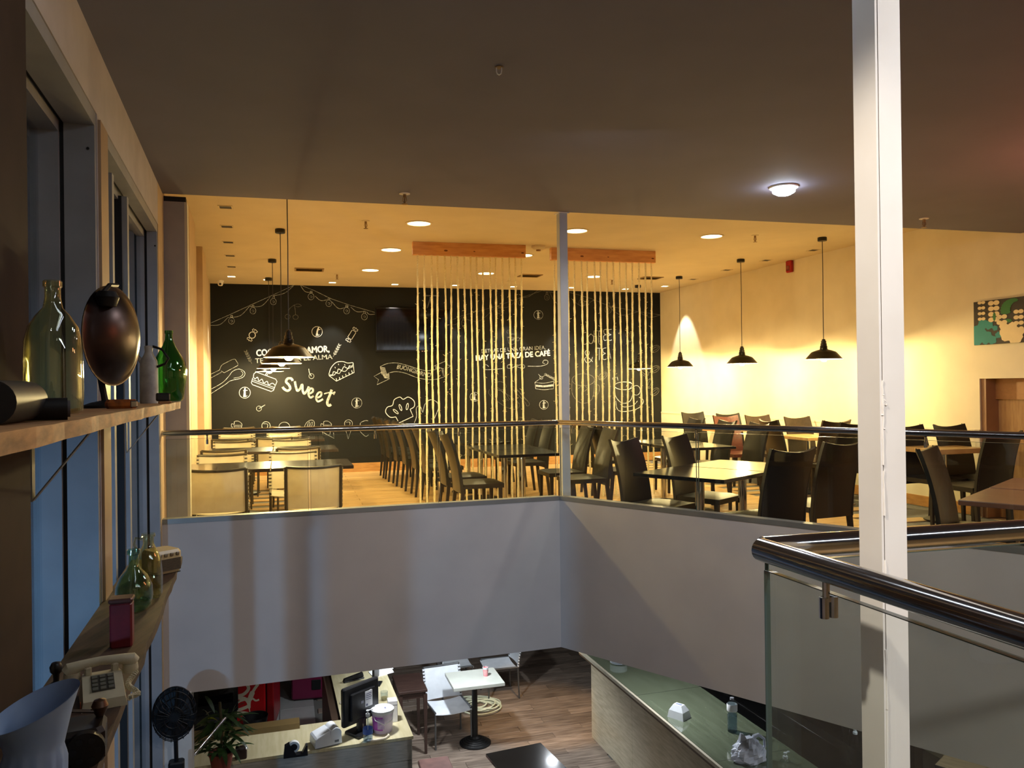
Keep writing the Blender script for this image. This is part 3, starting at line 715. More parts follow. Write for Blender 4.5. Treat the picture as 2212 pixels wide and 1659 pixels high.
d.line([(1730, 1042), (1838, 965), (1920, 1010), (1915, 1105)], 4); d.curve([(1730, 1042), (1820, 1050), (1920, 1030)], 4); d.line([(1730, 1042), (1738, 1105)], 4); d.curve([(1738, 1105), (1820, 1115), (1915, 1105)], 4)
d.fill([(1738, 1065), (1820, 1072), (1915, 1060), (1915, 1080), (1820, 1090), (1740, 1085)])
for k in range(6): d.circ((1835 + k * 17, 962 + k * 9), 11, 9, 3)
d.circ((1793, 996), 16, 14, 4); d.line([(1788, 985), (1765, 960)], 4); d.done('cake_slice_drawing', chalk)
d = Draw(z6)
d.curve([(1345, 1060), (1370, 1035), (1420, 1045), (1445, 1085), (1410, 1115), (1365, 1100), (1345, 1060)], 3)
d.curve([(1280, 1110), (1270, 1150), (1330, 1210), (1450, 1290), (1540, 1308), (1578, 1270), (1540, 1220), (1400, 1130), (1310, 1105)], 3)
d.line([(1395, 1120), (1465, 1225)], 3); d.line([(1420, 1115), (1480, 1215)], 3)
d.curve([(1505, 1090), (1530, 1090), (1660, 1230), (1675, 1265), (1650, 1275), (1630, 1240), (1510, 1110)], 3); d.line([(1535, 1095), (1640, 1215)], 3); d.done('rolling_pin_and_spoon_drawing', chalk_d)
d = Draw(z7)      # COFFEE & TEA in a thin hand
def L(*p): d.line(p, 4)
def C(*p): d.curve(list(p), 4)
C((450, 915), (425, 925), (420, 975), (440, 995), (460, 980)); C((480, 925), (462, 950), (470, 985), (490, 985), (498, 945), (480, 925))
L((502, 985), (502, 905), (525, 905)); L((502, 942), (520, 942)); L((532, 985), (532, 905), (552, 905)); L((532, 942), (548, 942))
for x in (572, 604): C((x + 14, 895), (x - 5, 900), (x - 3, 925), (x + 10, 930), (x - 7, 940), (x - 3, 968), (x + 16, 965))
C((492, 1110), (445, 1060), (450, 1035), (470, 1045), (465, 1065), (440, 1090), (455, 1118), (480, 1105), (492, 1080))
L((515, 1020), (555, 1020)); L((536, 1020), (536, 1100)); C((582, 1018), (560, 1025), (563, 1048), (578, 1055), (560, 1065), (563, 1095), (584, 1092)); L((590, 1090), (602, 1018), (612, 1090)); L((594, 1062), (610, 1060))
d.done('coffee_and_tea_lettering', chalk)
d = Draw(z7); d.curve([(740, 925), (722, 912), (714, 935), (738, 978), (762, 945), (762, 915), (740, 925)], 3.5)
for k in range(4): d.line([(730 + k * 6, 935 + k * 8), (745 + k * 5, 925 + k * 8)], 2.5)
d.done('heart_drawing', chalk_d)
d = Draw(z7)
d.circ((430, 1230), 75, 40, 3); d.curve([(355, 1240), (360, 1330), (420, 1385), (490, 1355), (505, 1240)], 3); d.curve([(505, 1260), (535, 1270), (530, 1320), (490, 1340)], 3); d.curve([(395, 1290), (430, 1265), (455, 1290), (430, 1310)], 3); d.done('tea_cup_drawing', chalk_d)
d = Draw(z7)
d.circ((700, 1270), 62, 26, 3.5); d.curve([(640, 1275), (645, 1340), (690, 1385), (745, 1365), (765, 1280)], 3.5); d.circ((782, 1300), 26, 32, 3.5); d.curve([(645, 1370), (660, 1430), (720, 1440), (800, 1415), (830, 1370), (800, 1345)], 3.5); d.curve([(675, 1390), (700, 1410), (760, 1400), (790, 1370)], 3); d.curve([(715, 1275), (735, 1245), (755, 1265), (720, 1310)], 3)
d.curve([(640, 1250), (625, 1220), (650, 1215)], 3); d.curve([(660, 1235), (655, 1210)], 3); d.done('coffee_cup_drawing', chalk)
for (x, y, r) in ((905, 1025, -30), (905, 1160, -30), (870, 1255, -70), (905, 1310, -40), (835, 1180, 40), (560, 1205, -40)):
    d = Draw(z7); d.circ((x, y), 33, 20, 3, rot=r); d.circ((x, y), 26, 8, 2.5, rot=r); d.done('coffee_bean_drawing', chalk_d)
d = Draw(z5)
for x in (360, 1215):
    d.curve([(x - 52, 1425), (x - 48, 1395), (x - 25, 1400), (x - 22, 1375), (x + 8, 1370), (x + 30, 1378), (x + 50, 1400), (x + 46, 1425)], 4); d.line([(x - 45, 1420), (x - 30, 1500), (x + 35, 1500), (x + 48, 1420)], 4)
    for k in range(-2, 4): d.line([(x + k * 13, 1405), (x + k * 13 + 3, 1430)], 4)
d.done('cupcake_drawing', chalk)
d = Draw(z5); d.circ((640, 1415), 40, 40, 5); d.curve([(615, 1395), (655, 1400), (650, 1440)], 4); d.circ((815, 1425), 52, 45, 4, 180, 360); d.done('lollipop_drawing', chalk)
d = Draw(z5); d.circ((1055, 1415), 62, 40, 4, rot=-55); d.circ((1045, 1405), 30, 8, 3, rot=-70); d.circ((1072, 1405), 28, 8, 3, rot=-70); d.done('bread_drawing', chalk)
d = Draw(z5); d.circ((1428, 1395), 38, 38, 4); d.curve([(1405, 1380), (1440, 1380), (1440, 1405)], 4); d.line([(1392, 1420), (1425, 1540), (1465, 1420)], 4); d.line([(1190, 1480), (1290, 1535), (1285, 1480)], 4); d.done('ice_cream_drawing', chalk)
d = Draw(z5); d.curve([(1540, 1420), (1545, 1385), (1590, 1365), (1615, 1368)], 4); d.curve([(1540, 1470), (1590, 1515), (1620, 1500)], 4); d.done('mushroom_drawing', chalk)

# ================================================================== TV on the chalk wall
p = onplane(893, 713, CA + CN * 0.16, CN)
tv = thing('television', 'black flat television hung high on the chalkboard wall', 'television', p, math.atan2(CD_.y, CD_.x))
w, h = 0.66, 0.385
MB().rbox(-w, w, -0.02, 0.035, -h, h, 0.01).build('screen_frame', mat('tv_bezel', srgb(10, 10, 11), 0.4, spec=0.2), tv)
MB().box(-w + 0.02, w - 0.02, -0.0215, -0.0195, -h + 0.035, h - 0.02).build('screen', mat('tv_glass', (0.003, 0.003, 0.004), 0.06, spec=0.25), tv)
m = MB(); m.box(-0.18, 0.18, 0.035, 0.06, -0.2, 0.2); m.box(-0.04, 0.04, 0.06, 0.155, -0.05, 0.05); m.tube([(0.25, 0.05, 0.38), (0.34, 0.10, 0.62)], 0.012, 6); m.box(0.2, 0.48, 0.09, 0.13, 0.61, 0.63); m.build('wall_bracket', mat('grey_bracket', srgb(90, 90, 86), 0.5), tv)
for x in (0.08, 0.14, 0.18):
    m = MB(); m.box(x, x + 0.018, -0.023, -0.02, -h + 0.008, -h + 0.018); m.build('button_label', mat('bezel_marks', srgb(200, 170, 165), 0.5), tv)

# ================================================================== FURNITURE
def make_black_chair(name, label, lm, loc, rz, group=None):
    t = thing(name, label, 'chair', loc, rz, group)
    # seat: soft slab with a raised rounded edge
    m = MB(); P = []
    for j in range(7):
        v = j / 6; row = []
        for i in range(7):
            u = i / 6; x = (u - 0.5) * 0.43; y = -0.20 + v * 0.42
            e = 1 - max(abs(u - .5), abs(v - .5)) * 2
            row.append((x, y, 0.455 + 0.022 * min(1, e * 2.2)))
        P.append(row)
    m.grid(P, (0, 0, -0.045)); m.build('seat', lm, t, smooth=True)
    m = MB(); P = []
    for j in range(9):
        v = j / 8; row = []; zz = 0.37 + v * 0.60
        y = -0.205 - 0.02 * v - 0.115 * v * v
        for i in range(7):
            u = i / 6 - 0.5; row.append((u * (0.425 - 0.02 * v), y - 0.032 * (1 - 4 * u * u) * (0.3 + v), zz + 0.030 * v * (4 * u * u - 0.4)))
        P.append(row)
    m.grid(P, (0, -0.028, -0.004)); m.build('backrest', lm, t, smooth=True)
    for s in (-1, 1):
        sm = MB(); sm.tube([(P[j][3 + 3 * s][0] * 0.93, P[j][3 + 3 * s][1] - 0.030, P[j][3 + 3 * s][2]) for j in range(9)], 0.004, 5)
        sm.build('seam', lm, t)
    for sx in (-1, 1):
        for sy in (-1, 1):
            x, y = sx * 0.19, (0.185 if sy > 0 else -0.205)
            m = MB(); a, b = 0.019, 0.014; dx, dy = sx * 0.006, (0.004 if sy > 0 else -0.045)
            m.hexa([(x - b + dx, y - b + dy, 0), (x + b + dx, y - b + dy, 0), (x + b + dx, y + b + dy, 0), (x - b + dx, y + b + dy, 0)],
                   [(x - a, y - a, 0.43), (x + a, y - a, 0.43), (x + a, y + a, 0.43), (x - a, y + a, 0.43)])
            m.build('leg', leg_m, t)
    return t
PROTO = {}
MT = {'k': leather, 'o': leather_o, 'b': leather_b, 'r': leather_r}
def chair(c, f, kind, label, group):
    loc = (c[0], c[1], 0.0); rz = facing(f)
    if kind not in PROTO: PROTO[kind] = make_black_chair('dining_chair', label, MT[kind], loc, rz, group); return PROTO[kind]
    return dup(PROTO[kind], loc, rz, label, group)
def back_at(px, D, f, lean=0.27):
    """chair centre for a back whose top is seen at pixel column px and depth D"""
    p = at(px, 835, D); return V2(p.x, p.y) + Vector((f[0], f[1], 0)) * lean
GB = 'black leather chairs of the mezzanine'
T0 = V2(-0.146, 8.10)
def mid(t, o): return T0 + A_ * o + B_ * t
lefts = [(0.30, -0.14), (0.98, -0.15), (2.18, -0.15), (2.85, -0.18), (3.5, -0.22), (4.12, -0.26), (4.72, -0.30), (5.25, -0.32)]
ords = ['nearest', 'second', 'third', 'fourth', 'fifth', 'sixth', 'seventh', 'farthest']
for (t, o), w in zip(lefts, ords):
    chair(mid(t, o), A_, 'o', '%s olive-black leather chair left of the long black table row' % w, GB)
for (t, o), w in zip([(0.30, 1.02), (0.98, 1.02), (2.3, 1.0), (2.95, 1.0), (3.6, 1.0)], ['nearest', 'second', 'third', 'fourth', 'farthest']):
    chair(mid(t, o), -A_, 'o', '%s olive-black leather chair right of the long black table row, facing left' % w, GB)
chair(V2(1.22, 6.68), E_, 'k', 'black leather chair at the left corner of the shiny table behind the right parapet', GB)
chair(V2(1.75, 7.13), E_, 'k', 'black leather chair second along the far side of the shiny angled tables', GB)
chair(V2(1.875, 6.03), Vector((-0.38, 0.925, 0)), 'k', 'black leather chair with its tall back to us, left of two by the parapet', GB)
chair(V2(2.48, 6.62), Vector((-0.38, 0.925, 0)), 'k', 'black leather chair with its tall back to us, right of two by the white post', GB)
chair(V2(1.30, 9.45), A_, 'o', 'olive-black leather chair seen side-on under the second rope curtain, nearer one', GB)
chair(V2(1.22, 10.72), A_, 'o', 'olive-black leather chair seen side-on behind the second rope curtain', GB)
chair(V2(2.62, 9.40), -A_, 'o', 'olive-black chair facing left at the table right of the rope curtain, nearest', GB)
chair(V2(2.42, 10.10), -A_, 'o', 'olive-black chair facing left right of the rope curtain, middle one', GB)
chair(V2(2.20, 10.85), -A_, 'o', 'olive-black chair facing left right of the rope curtain, farthest one', GB)
for px, D, f, k, lab in [
    (1500, 13.3, -B_, 'k', 'black leather chair against the bright wall, leftmost of the wall row'),
    (1577, 12.5, -B_, 'k', 'black leather chair behind the red-brown chair at the bright wall'),
    (1572, 11.7, -B_, 'r', 'red-brown leather chair among the black chairs at the bright wall'),
    (1641, 11.7, -B_, 'b', 'brown leather chair at the bright wall, just right of the red-brown one'),
    (1671, 10.25, A_, 'k', 'dark chair with its back to us left of the small oak wall table'),
    (1728, 10.95, -B_, 'b', 'shiny brown leather chair behind the small oak wall table'),
    (1797, 9.93, B_, 'b', 'dark brown chair at the oak wall table, behind the tall black one'),
    (1836, 9.40, B_, 'k', 'tall black chair with visible legs just left of the white post'),
    (1970, 8.50, -B_, 'k', 'black chair mostly hidden by the white post, near the wall'),
    (2062, 8.50, -B_, 'k', 'black chair facing us behind the oak table right of the post'),
    (2152, 7.35, B_, 'k', 'large black chair with its back to us in front of the wooden recess')]:
    chair(back_at(px, D, f), f, k, lab, GB)
chair(V2(3.17, 5.36), E_, 'o', 'olive-black chair turned sideways right of the white post by the brown table', GB)

# ---- dark tables
def make_table(name, label, w, d, top, z, base, loc, rz, group=None, th=0.03, pole=chrome, pr=0.036, basem=blackm):
    t = thing(name, label, 'table', loc, rz, group)
    m = MB().rbox(-w / 2, w / 2, -d / 2, d / 2, z - th, z, 0.004); m.build('tabletop', top, t)
    m = MB().cyl(pr, 0.03, z - th, 20); m.build('pole', pole, t, smooth=True)
    m = MB().lathe([(base, 0), (base, 0.012), (base * 0.85, 0.022), (pr + 0.02, 0.034), (pr, 0.05)], 28); m.build('base', basem, t, smooth=True)
    return t
GT = 'dark cafe tables of the mezzanine'
tp = None
for t, w in zip((0.355, 1.075, 2.25, 2.97, 3.69, 4.41, 5.13), ['nearest', 'second', 'third', 'fourth', 'fifth', 'sixth', 'farthest']):
    c = mid(t, 0.355); lb = '%s black square table of the long row behind the parapet corner' % w
    if tp is None: tp = make_table('cafe_table', lb, 0.70, 0.70, table_k, 0.75, 0.23, (c.x, c.y, 0), math.atan2(A_.y, A_.x), GT)
    else: dup(tp, (c.x, c.y, 0), math.atan2(A_.y, A_.x), lb, GT)
rt = make_table('cafe_table', 'shiny dark table with chrome pole right behind the right parapet', 0.80, 0.69, table_k, 0.75, 0.23, (1.48, 6.32, 0), math.atan2(E_.y, E_.x), GT)
for c, lb in ((V2(1.965, 6.835), 'shiny dark table behind the first one, lit by a bright reflection'),):
    dup(rt, (c.x, c.y, 0), math.atan2(E_.y, E_.x), lb, GT)
for c, lb in ((V2(2.06, 9.12), 'dark table right of the second rope curtain, nearer one'), (V2(1.86, 9.84), 'dark table right of the second rope curtain, farther one')):
    dup(tp, (c.x, c.y, 0), math.atan2(A_.y, A_.x), lb, GT)
table_b = mat('red_brown_table_laminate', srgb(132, 92, 72), 0.3, c2=srgb(110, 74, 58), scale=5, stretch=(1, 8, 1))
tb = make_table('cafe_table', 'red-brown table nearest the right edge, behind the right parapet', 0.74, 0.70, table_b, 0.75, 0.23, (3.12, 4.68, 0), math.atan2(E_.y, E_.x), GT, basem=blackm)
dup(tb, (3.62, 5.21, 0), math.atan2(E_.y, E_.x), 'red-brown table behind the nearest one at the right edge', GT)
# oak wall tables
GO = 'oak tables along the bright wall'
c = V2(3.75, 10.1) + A_ * 0.25 + B_ * 0.35
to = make_table('oak_table', 'small light oak table with chrome pole at the bright wall, left of the white post', 0.5, 0.7, table_l, 0.75, 0.2, (c.x, c.y, 0), math.atan2(A_.y, A_.x), GO, th=0.04, pr=0.028)
c = V2(4.28, 7.98) + A_ * 0.3 + B_ * 0.26
t2 = make_table('oak_table', 'light oak table right of the white post, below the picture', 0.6, 0.52, table_l, 0.76, 0.2, (c.x, c.y, 0), math.atan2(A_.y, A_.x), GO, th=0.05, pr=0.028)
c = V2(3.15, 12.2) + A_ * 0.25 + B_ * 0.3
dup(to, (c.x, c.y, 0), math.atan2(A_.y, A_.x), 'light oak table far along the bright wall, behind the chairs', GO)

# ---- white sling chairs and their tables
def make_white_chair(label, loc, rz, group, name='sling_chair', ht=0.80, fr=None, lm=None):
    t = thing(name, label, 'chair', loc, rz, group); fr = fr or dark_f; lm = lm or white_l
    m = MB(); P = []
    for j in range(7):
        v = j / 6; zz = 0.43 + v * (ht - 0.445); y = -0.20 - 0.03 * v - 0.05 * v * v; row = []
        for i in range(7):
            u = i / 6 - 0.5; row.append((u * (0.455 - 0.0 * v), y - 0.030 * (1 - 4 * u * u), zz - 0.012 * (1 - 4 * u * u) * v))
        P.append(row)
    m.grid(P, (0, -0.006, 0)); m.build('backrest', lm, t, smooth=True)
    L = [P[j][0] for j in range(7)]; R_ = [P[j][6] for j in range(7)]
    m = MB(); top = [(P[6][i][0], P[6][i][1] - 0.003, P[6][i][2] + 0.008) for i in range(7)]
    for Q in (L, R_): m.tube([(q[0], q[1] - 0.010, q[2]) for q in Q] + [(Q[6][0], Q[6][1] - 0.010, Q[6][2] + 0.012)], 0.0135, 8)
    m.tube(top, 0.0125, 8)
    for sx in (-1, 1): m.tube([(sx * 0.2275, -0.204, 0.43), (sx * 0.225, 0.22, 0.435)], 0.012, 8)
    m.build('frame', fr, t, smooth=True)
    for sx, Q in ((-1, L), (1, R_)):
        m = MB()
        for k in range(10):
            v = (k + 0.5) / 10 * 6; j = min(5, int(v)); f = v - j; a, b = Q[j], Q[j + 1]
            p = [a[i] * (1 - f) + b[i] * f for i in range(3)]
            m.box(p[0] - 0.017, p[0] + 0.017, p[1] - 0.006, p[1] + 0.010, p[2] - 0.010, p[2] + 0.010)
        m.build('lacing', lm, t)
    m = MB(); P = []
    for j in range(5):
        v = j / 4; row = []
        for i in range(7):
            u = i / 6 - 0.5; row.append((u * 0.45, -0.19 + v * 0.42, 0.432 - 0.022 * (1 - 4 * u * u) + (0.0 if j < 4 else -0.012)))
        P.append(row)
    m.grid(P, (0, 0, -0.007)); m.build('seat', lm, t, smooth=True)
    for sx in (-1, 1):
        for sy in (-1, 1):
            y = 0.21 if sy > 0 else -0.20
            m = MB().tube([(sx * 0.222, y, 0.435), (sx * 0.226, y + sy * 0.012, 0.0)], 0.0115, 8); m.build('leg', fr, t, smooth=True)
    return t
GW = 'white sling chairs of the mezzanine'
wc = None
NW = (2, 8.1)
for (x, y), f, lb in [
    ((-2.52, 6.84), B_, 'cream sling chair with its back to us, left of the two nearest'),
    ((-1.77, 7.03), B_, 'cream sling chair with its back to us, right of the two nearest'),
    ((-2.87, 7.80), -B_, 'white sling chair facing us across the first dark table, left one'),
    ((-2.21, 8.02), -B_, 'white sling chair facing us across the first dark table, right one'),
    ((-3.22, 8.93), B_, 'cream sling chair with its back to us at the second dark table, left one'),
    ((-2.47, 9.15), B_, 'cream sling chair with its back to us at the second dark table, right one'),
    ((-3.46, 9.82), -B_, 'white sling chair facing us across the second dark table, left one'),
    ((-2.79, 10.05), -B_, 'white sling chair facing us across the second dark table, right one'),
    ((-3.83, 10.85), B_, 'cream sling chair with its back to us at the third dark table, left one'),
    ((-3.30, 11.05), B_, 'cream sling chair with its back to us at the third dark table, right one'),
    ((-4.10, 11.75), -B_, 'white sling chair facing us across the third dark table, left one'),
    ((-3.45, 11.98), -B_, 'white sling chair facing us across the third dark table, right one'),
    ((-4.25, 12.33), -B_, 'brightest white sling chair against the chalkboard wall, left one'),
    ((-3.57, 12.53), -B_, 'brightest white sling chair against the chalkboard wall, right one')]:
    if wc is None: wc = make_white_chair(lb, (x, y, 0), facing(f), GW)
    else:
        o = dup(wc, (x, y, 0), facing(f), lb, GW)
        if 'brightest' in lb: o.scale = (1, 1, 1.07)
GD = 'dark tables of the white chairs'
td = None
for k, (cx, cy, nm) in enumerate(((-1.45, 7.25, 'first'), (-2.02, 9.22, 'second'), (-2.62, 11.1, 'third'))):
    for side, o in (('right', 0.36), ('left', 1.09)):
        c = V2(cx, cy) - A_ * o + B_ * 0.37; lb = '%s dark brown table among the white chairs from the parapet, %s half of the pair' % (nm, side)
        if td is None: td = make_table('cafe_table', lb, 0.722, 0.74, table_d, 0.75, 0.22, (c.x, c.y, 0), math.atan2(A_.y, A_.x), GD, pole=blackm, pr=0.03)
        else: dup(td, (c.x, c.y, 0), math.atan2(A_.y, A_.x), lb, GD)

# ================================================================== ROPE CURTAINS
def rope_curtain(px, n, first, last, label):
    D0 = (ZC - EYE); a = onz(px[0], px[1], ZC); b = onz(px[2], px[3], ZC)
    a.z = b.z = 0; d = (b - a).normalized(); L = (b - a).length; nn = Vector((-d.y, d.x, 0))
    r = thing('rope_curtain', label, 'rope curtain', (a.x, a.y, 0), math.atan2(d.y, d.x))
    m = MB().rbox(0, L, -0.02, 0.06, ZC - 0.155, ZC, 0.004); m.build('beam', beam_w, r)
    m = MB()
    for u in (0.28, 0.53): m.lathe([(0.018, 0), (0.018, 0.001)], 10, (0, 0, 0)).xf(lambda v: v, 0)
    kn = MB()
    for u, rr in ((0.285, 0.024), (0.535, 0.013), (0.97, 0.02)):
        vs = [(u * L + rr * math.cos(t * PI / 6), -0.0206, ZC - 0.10 + 0.45 * rr * math.sin(t * PI / 6)) for t in range(12)]
        kn.add(vs, [tuple(range(12))])
    kn.build('knot_mark', mat('pine_knot', srgb(110, 58, 28), 0.6), r)
    for k in range(n):
        u = (first + (last - first) * k / (n - 1)) * L + random.uniform(-0.008, 0.008)
        pts = []; rr = []; ph = random.uniform(0, 6); N = 64
        for i in range(N + 1):
            t = i / N; zz = (ZC - 0.155) * (1 - t) + 0.004
            sway = 0.009 * math.sin(ph + t * 5) * math.sin(PI * t) + random.uniform(-.0015, .0015)
            pts.append((u + sway, 0.02 + 0.006 * math.cos(ph + t * 7) * math.sin(PI * t), zz)); rr.append(0.0112 + 0.0012 * math.sin(i * 2.1 + ph) + random.uniform(-.0015, .002))
        m = MB(); m.tube(pts, rr, 6)
        for q in range(26):                       # loose fibres
            i = random.randrange(6, N - 4); p = Vector(pts[i]); t = random.uniform(0, 2 * PI); e = p + Vector((math.cos(t) * random.uniform(.02, .04), math.sin(t) * .02, random.uniform(-.03, .03)))
            m.tube([p, e], 0.0016, 3)
        m.build('rope', rope_m, r, smooth=True)
    return r
random.seed(11)
rope_curtain((891, 522, 1135, 530), 17, 0.045, 0.965, 'left rope curtain hanging from a pine beam under the ceiling')
rope_curtain((1190, 535, 1415, 543), 16, 0.04, 0.965, 'right rope curtain hanging from a pine beam, behind the thin grey post')

# ================================================================== LAMPS
def pendant(px, py, D, label, first=[None]):
    p = at(px, py, D) if py else None
    c = onz(px, py, ZC); 
    return c
def make_pendant(label, x, y, group):
    t = thing('pendant_lamp', label, 'lamp', (x, y, ZC), 0, group); zr = 1.735 - ZC
    m = MB().lathe([(0.052, 0), (0.055, -0.006), (0.055, -0.04), (0.05, -0.046), (0.0, -0.046)], 20); m.build('canopy', blackp, t, smooth=True)
    m = MB().tube([(0, 0, -0.04), (0.002, 0, -0.5), (-0.001, 0, -0.9), (0, 0, zr + 0.235)], 0.0045, 6); m.build('cord', blackp, t)
    m = MB().lathe([(0.012, zr + 0.245), (0.02, zr + 0.24), (0.022, zr + 0.225), (0.030, zr + 0.222), (0.030, zr + 0.195), (0.036, zr + 0.19), (0.036, zr + 0.165), (0.042, zr + 0.16), (0.044, zr + 0.125), (0.05, zr + 0.118)], 20); m.build('socket_neck', pend_m, t, smooth=True)
    m = MB(); pr_ = [(0.05, zr + 0.118), (0.085, zr + 0.108), (0.135, zr + 0.090), (0.150, zr + 0.078), (0.214, zr + 0.004), (0.219, zr)]
    m.lathe(pr_, 36, cap=False); m.build('shade', pend_m, t, smooth=True)
    m = MB(); m.lathe([(r - 0.002, zz - 0.0015) for r, zz in pr_], 36, cap=False); m.build('shade_lining', pend_i, t, smooth=True)
    m = MB().lathe([(0.0, zr - 0.032), (0.022, zr - 0.028), (0.037, zr - 0.012), (0.042, zr + 0.008), (0.036, zr + 0.032), (0.018, zr + 0.06), (0.014, zr + 0.1)], 16); m.build('bulb', bulb_m, t, smooth=True)
    return t
GP = 'black enamel pendant lamps'
pt = None
for px, py, D, lb in [(620, None, 7.1, 'nearest pendant lamp of the left row over the white chairs'), (605, 495, None, 'second pendant lamp of the left row over the white chairs'),
                      (588, 560, None, 'third pendant lamp of the left row over the white chairs'), (580, 600, None, 'farthest pendant lamp of the left row by the chalkboard'),
                      (1776, 513, None, 'right-hand pendant lamp at the bright wall, nearest the white post'), (1600, 560, None, 'middle pendant lamp at the bright wall'),
                      (1467, 597, None, 'left pendant lamp at the bright wall, by the corner'), (1378, 616, None, 'pendant lamp seen through the right rope curtain')]:
    c = onz(px, py, ZC) if py else at(px, 430, D)
    if pt is None: pt = make_pendant(lb, c.x, c.y, GP)
    else: dup(pt, (c.x, c.y, ZC), 0, lb, GP)
    light('pendant_light', 'POINT', (c.x, c.y, 1.735 - 0.055), 120, WARM, 0.035)

def lamp_disc(name, label, px, py, r, group, m_in, zc=ZC, e=0, ring=ceil_y):
    c = onz(px, py, zc)
    t = thing(name, label, 'lamp', (c.x, c.y, zc), 0, group)
    MB().lathe([(r + 0.022, -0.001), (r + 0.02, -0.008), (r, -0.010), (r - 0.004, -0.004), (r - 0.004, -0.001)], 28, cap=False).build('trim_ring', ring, t, smooth=True)
    MB().lathe([(0.0, -0.0045), (r - 0.003, -0.0045)], 28, cap=False).build('diffuser', m_in, t)
    if e: light('downlight_light', 'SPOT', (c.x, c.y, zc - 0.02), e, WARMW, 0.08, (c.x, c.y, 0), 2.5, 0.8)
    return t
GDL = 'round recessed downlights'
for px, py, lb in [(905, 482, 'round lit downlight nearest the dark ceiling edge, left of the grey post'), (845, 539, 'round lit downlight left of the first rope beam'), (800, 583, 'round lit downlight beside the ceiling vent on the left'),
                   (1245, 498, 'round lit downlight half hidden by the grey post'), (1130, 551, 'round lit downlight at the end of the first rope beam'), (1050, 590, 'round lit downlight behind the first rope curtain'),
                   (1537, 510, 'round lit downlight right of the grey post, near the dark ceiling edge'), (1283, 597, 'round lit downlight behind the second rope curtain')]:
    lamp_disc('downlight', lb, px, py, 0.125, GDL, down_m, e=185)
def spot_square(label, px, py, lit, group, aim=None):
    c = onz(px, py, ZC)
    t = thing('square_spot', label, 'lamp', (c.x, c.y, ZC), math.atan2(CD_.y, CD_.x), group)
    m = MB(); r = 0.055
    for b in ((-r - .012, r + .012, -r - .012, -r), (-r - .012, r + .012, r, r + .012), (-r - .012, -r, -r, r), (r, r + .012, -r, r)): m.box(b[0], b[1], b[2], b[3], -0.006, 0)
    m.build('trim_frame', ceil_y, t)
    MB().box(-r, r, -r, r, -0.003, -0.001).build('lens' if lit else 'dark_lens', down_m if lit else off_m, t)
    if lit: light('wall_wash_light', 'SPOT', (c.x, c.y, ZC - 0.03), 150, WASHC, 0.03, tuple(V2(c.x, c.y) - CN * (0.35 if px < 1400 else 0.0) + (wn * -0.5 if px > 1400 else V2(0, 0)) + Vector((0, 0, 1.0))), 0.95, 0.35)
GS = 'lit square spots along the chalkboard'
for i, (px, py) in enumerate([(500, 597), (577, 604), (718, 610), (853, 614), (984, 616), (1109, 619), (1234, 621), (1351, 624), (1436, 618)]):
    spot_square('lit square ceiling spot along the chalkboard, %s from the camera dome corner' % ['first', 'second', 'third', 'fourth', 'fifth', 'sixth', 'seventh', 'eighth', 'last'][i], px, py, True, GS)
GU = 'unlit square spots'
for i, (px, py) in enumerate([(487, 447), (490, 489), (493, 523), (497, 552), (500, 576)]):
    spot_square('unlit dark square ceiling spot on the left side, %s from the dark ceiling edge' % ['first', 'second', 'third', 'fourth', 'fifth'][i], px, py, False, GU)
for i, (px, py) in enumerate([(1757, 540), (1655, 562), (1570, 583), (1497, 603)]):
    spot_square('unlit square ceiling spot along the bright wall, %s from the white post' % ['first', 'second', 'third', 'fourth'][i], px, py, False, GU)
# white lamp in the void ceiling
c = onz(1693, 403, ZD)
t = thing('void_lamp', 'glaring white lamp under the dark ceiling of the void', 'lamp', (c.x, c.y, ZD))
MB().lathe([(0.105, 0), (0.105, -0.012), (0.09, -0.02), (0.085, -0.02)], 24).build('trim_ring', whitep, t, smooth=True)
MB().lathe([(0.085, -0.021), (0.08, -0.045), (0.05, -0.062), (0.0, -0.068)], 20, cap=False).build('lens', lamp_w, t, smooth=True)
# tube fixture behind the camera
t = thing('ceiling_spot', 'white ceiling spot behind the viewer lighting the post', 'lamp', (1.7, -0.9, ZD)); MB().lathe([(0.07, 0), (0.07, -0.02), (0.05, -0.025)], 20).build('trim_ring', whitep, t)
MB().lathe([(0.048, -0.026), (0, -0.027)], 18, cap=False).build('lens', lamp_w, t)
t = thing('ceiling_spot', 'warm ceiling spot above the viewer on the window side', 'lamp', (-0.55, 0.45, ZD)); MB().lathe([(0.07, 0), (0.07, -0.02), (0.05, -0.025)], 20).build('trim_ring', whitep, t)
MB().lathe([(0.048, -0.026), (0, -0.027)], 18, cap=False).build('lens', lamp_w, t)
t = thing('red_lamp', 'small red lamp hanging from the dark ceiling beyond the right edge', 'lamp', (4.0, 4.9, ZD))
MB().tube([(0, 0, 0), (0, 0, -0.3)], 0.006, 6).build('cord', blackp, t); MB().lathe([(0.02, -0.3), (0.07, -0.34), (0.09, -0.42), (0.085, -0.42), (0.06, -0.345)], 18, cap=False).build('shade', blackm, t)
MB().lathe([(0.0, -0.41), (0.025, -0.4), (0.03, -0.38), (0.02, -0.35)], 12).build('bulb', mat('lit_red_bulb', (1, .2, .1), 0.5, emit=20), t)
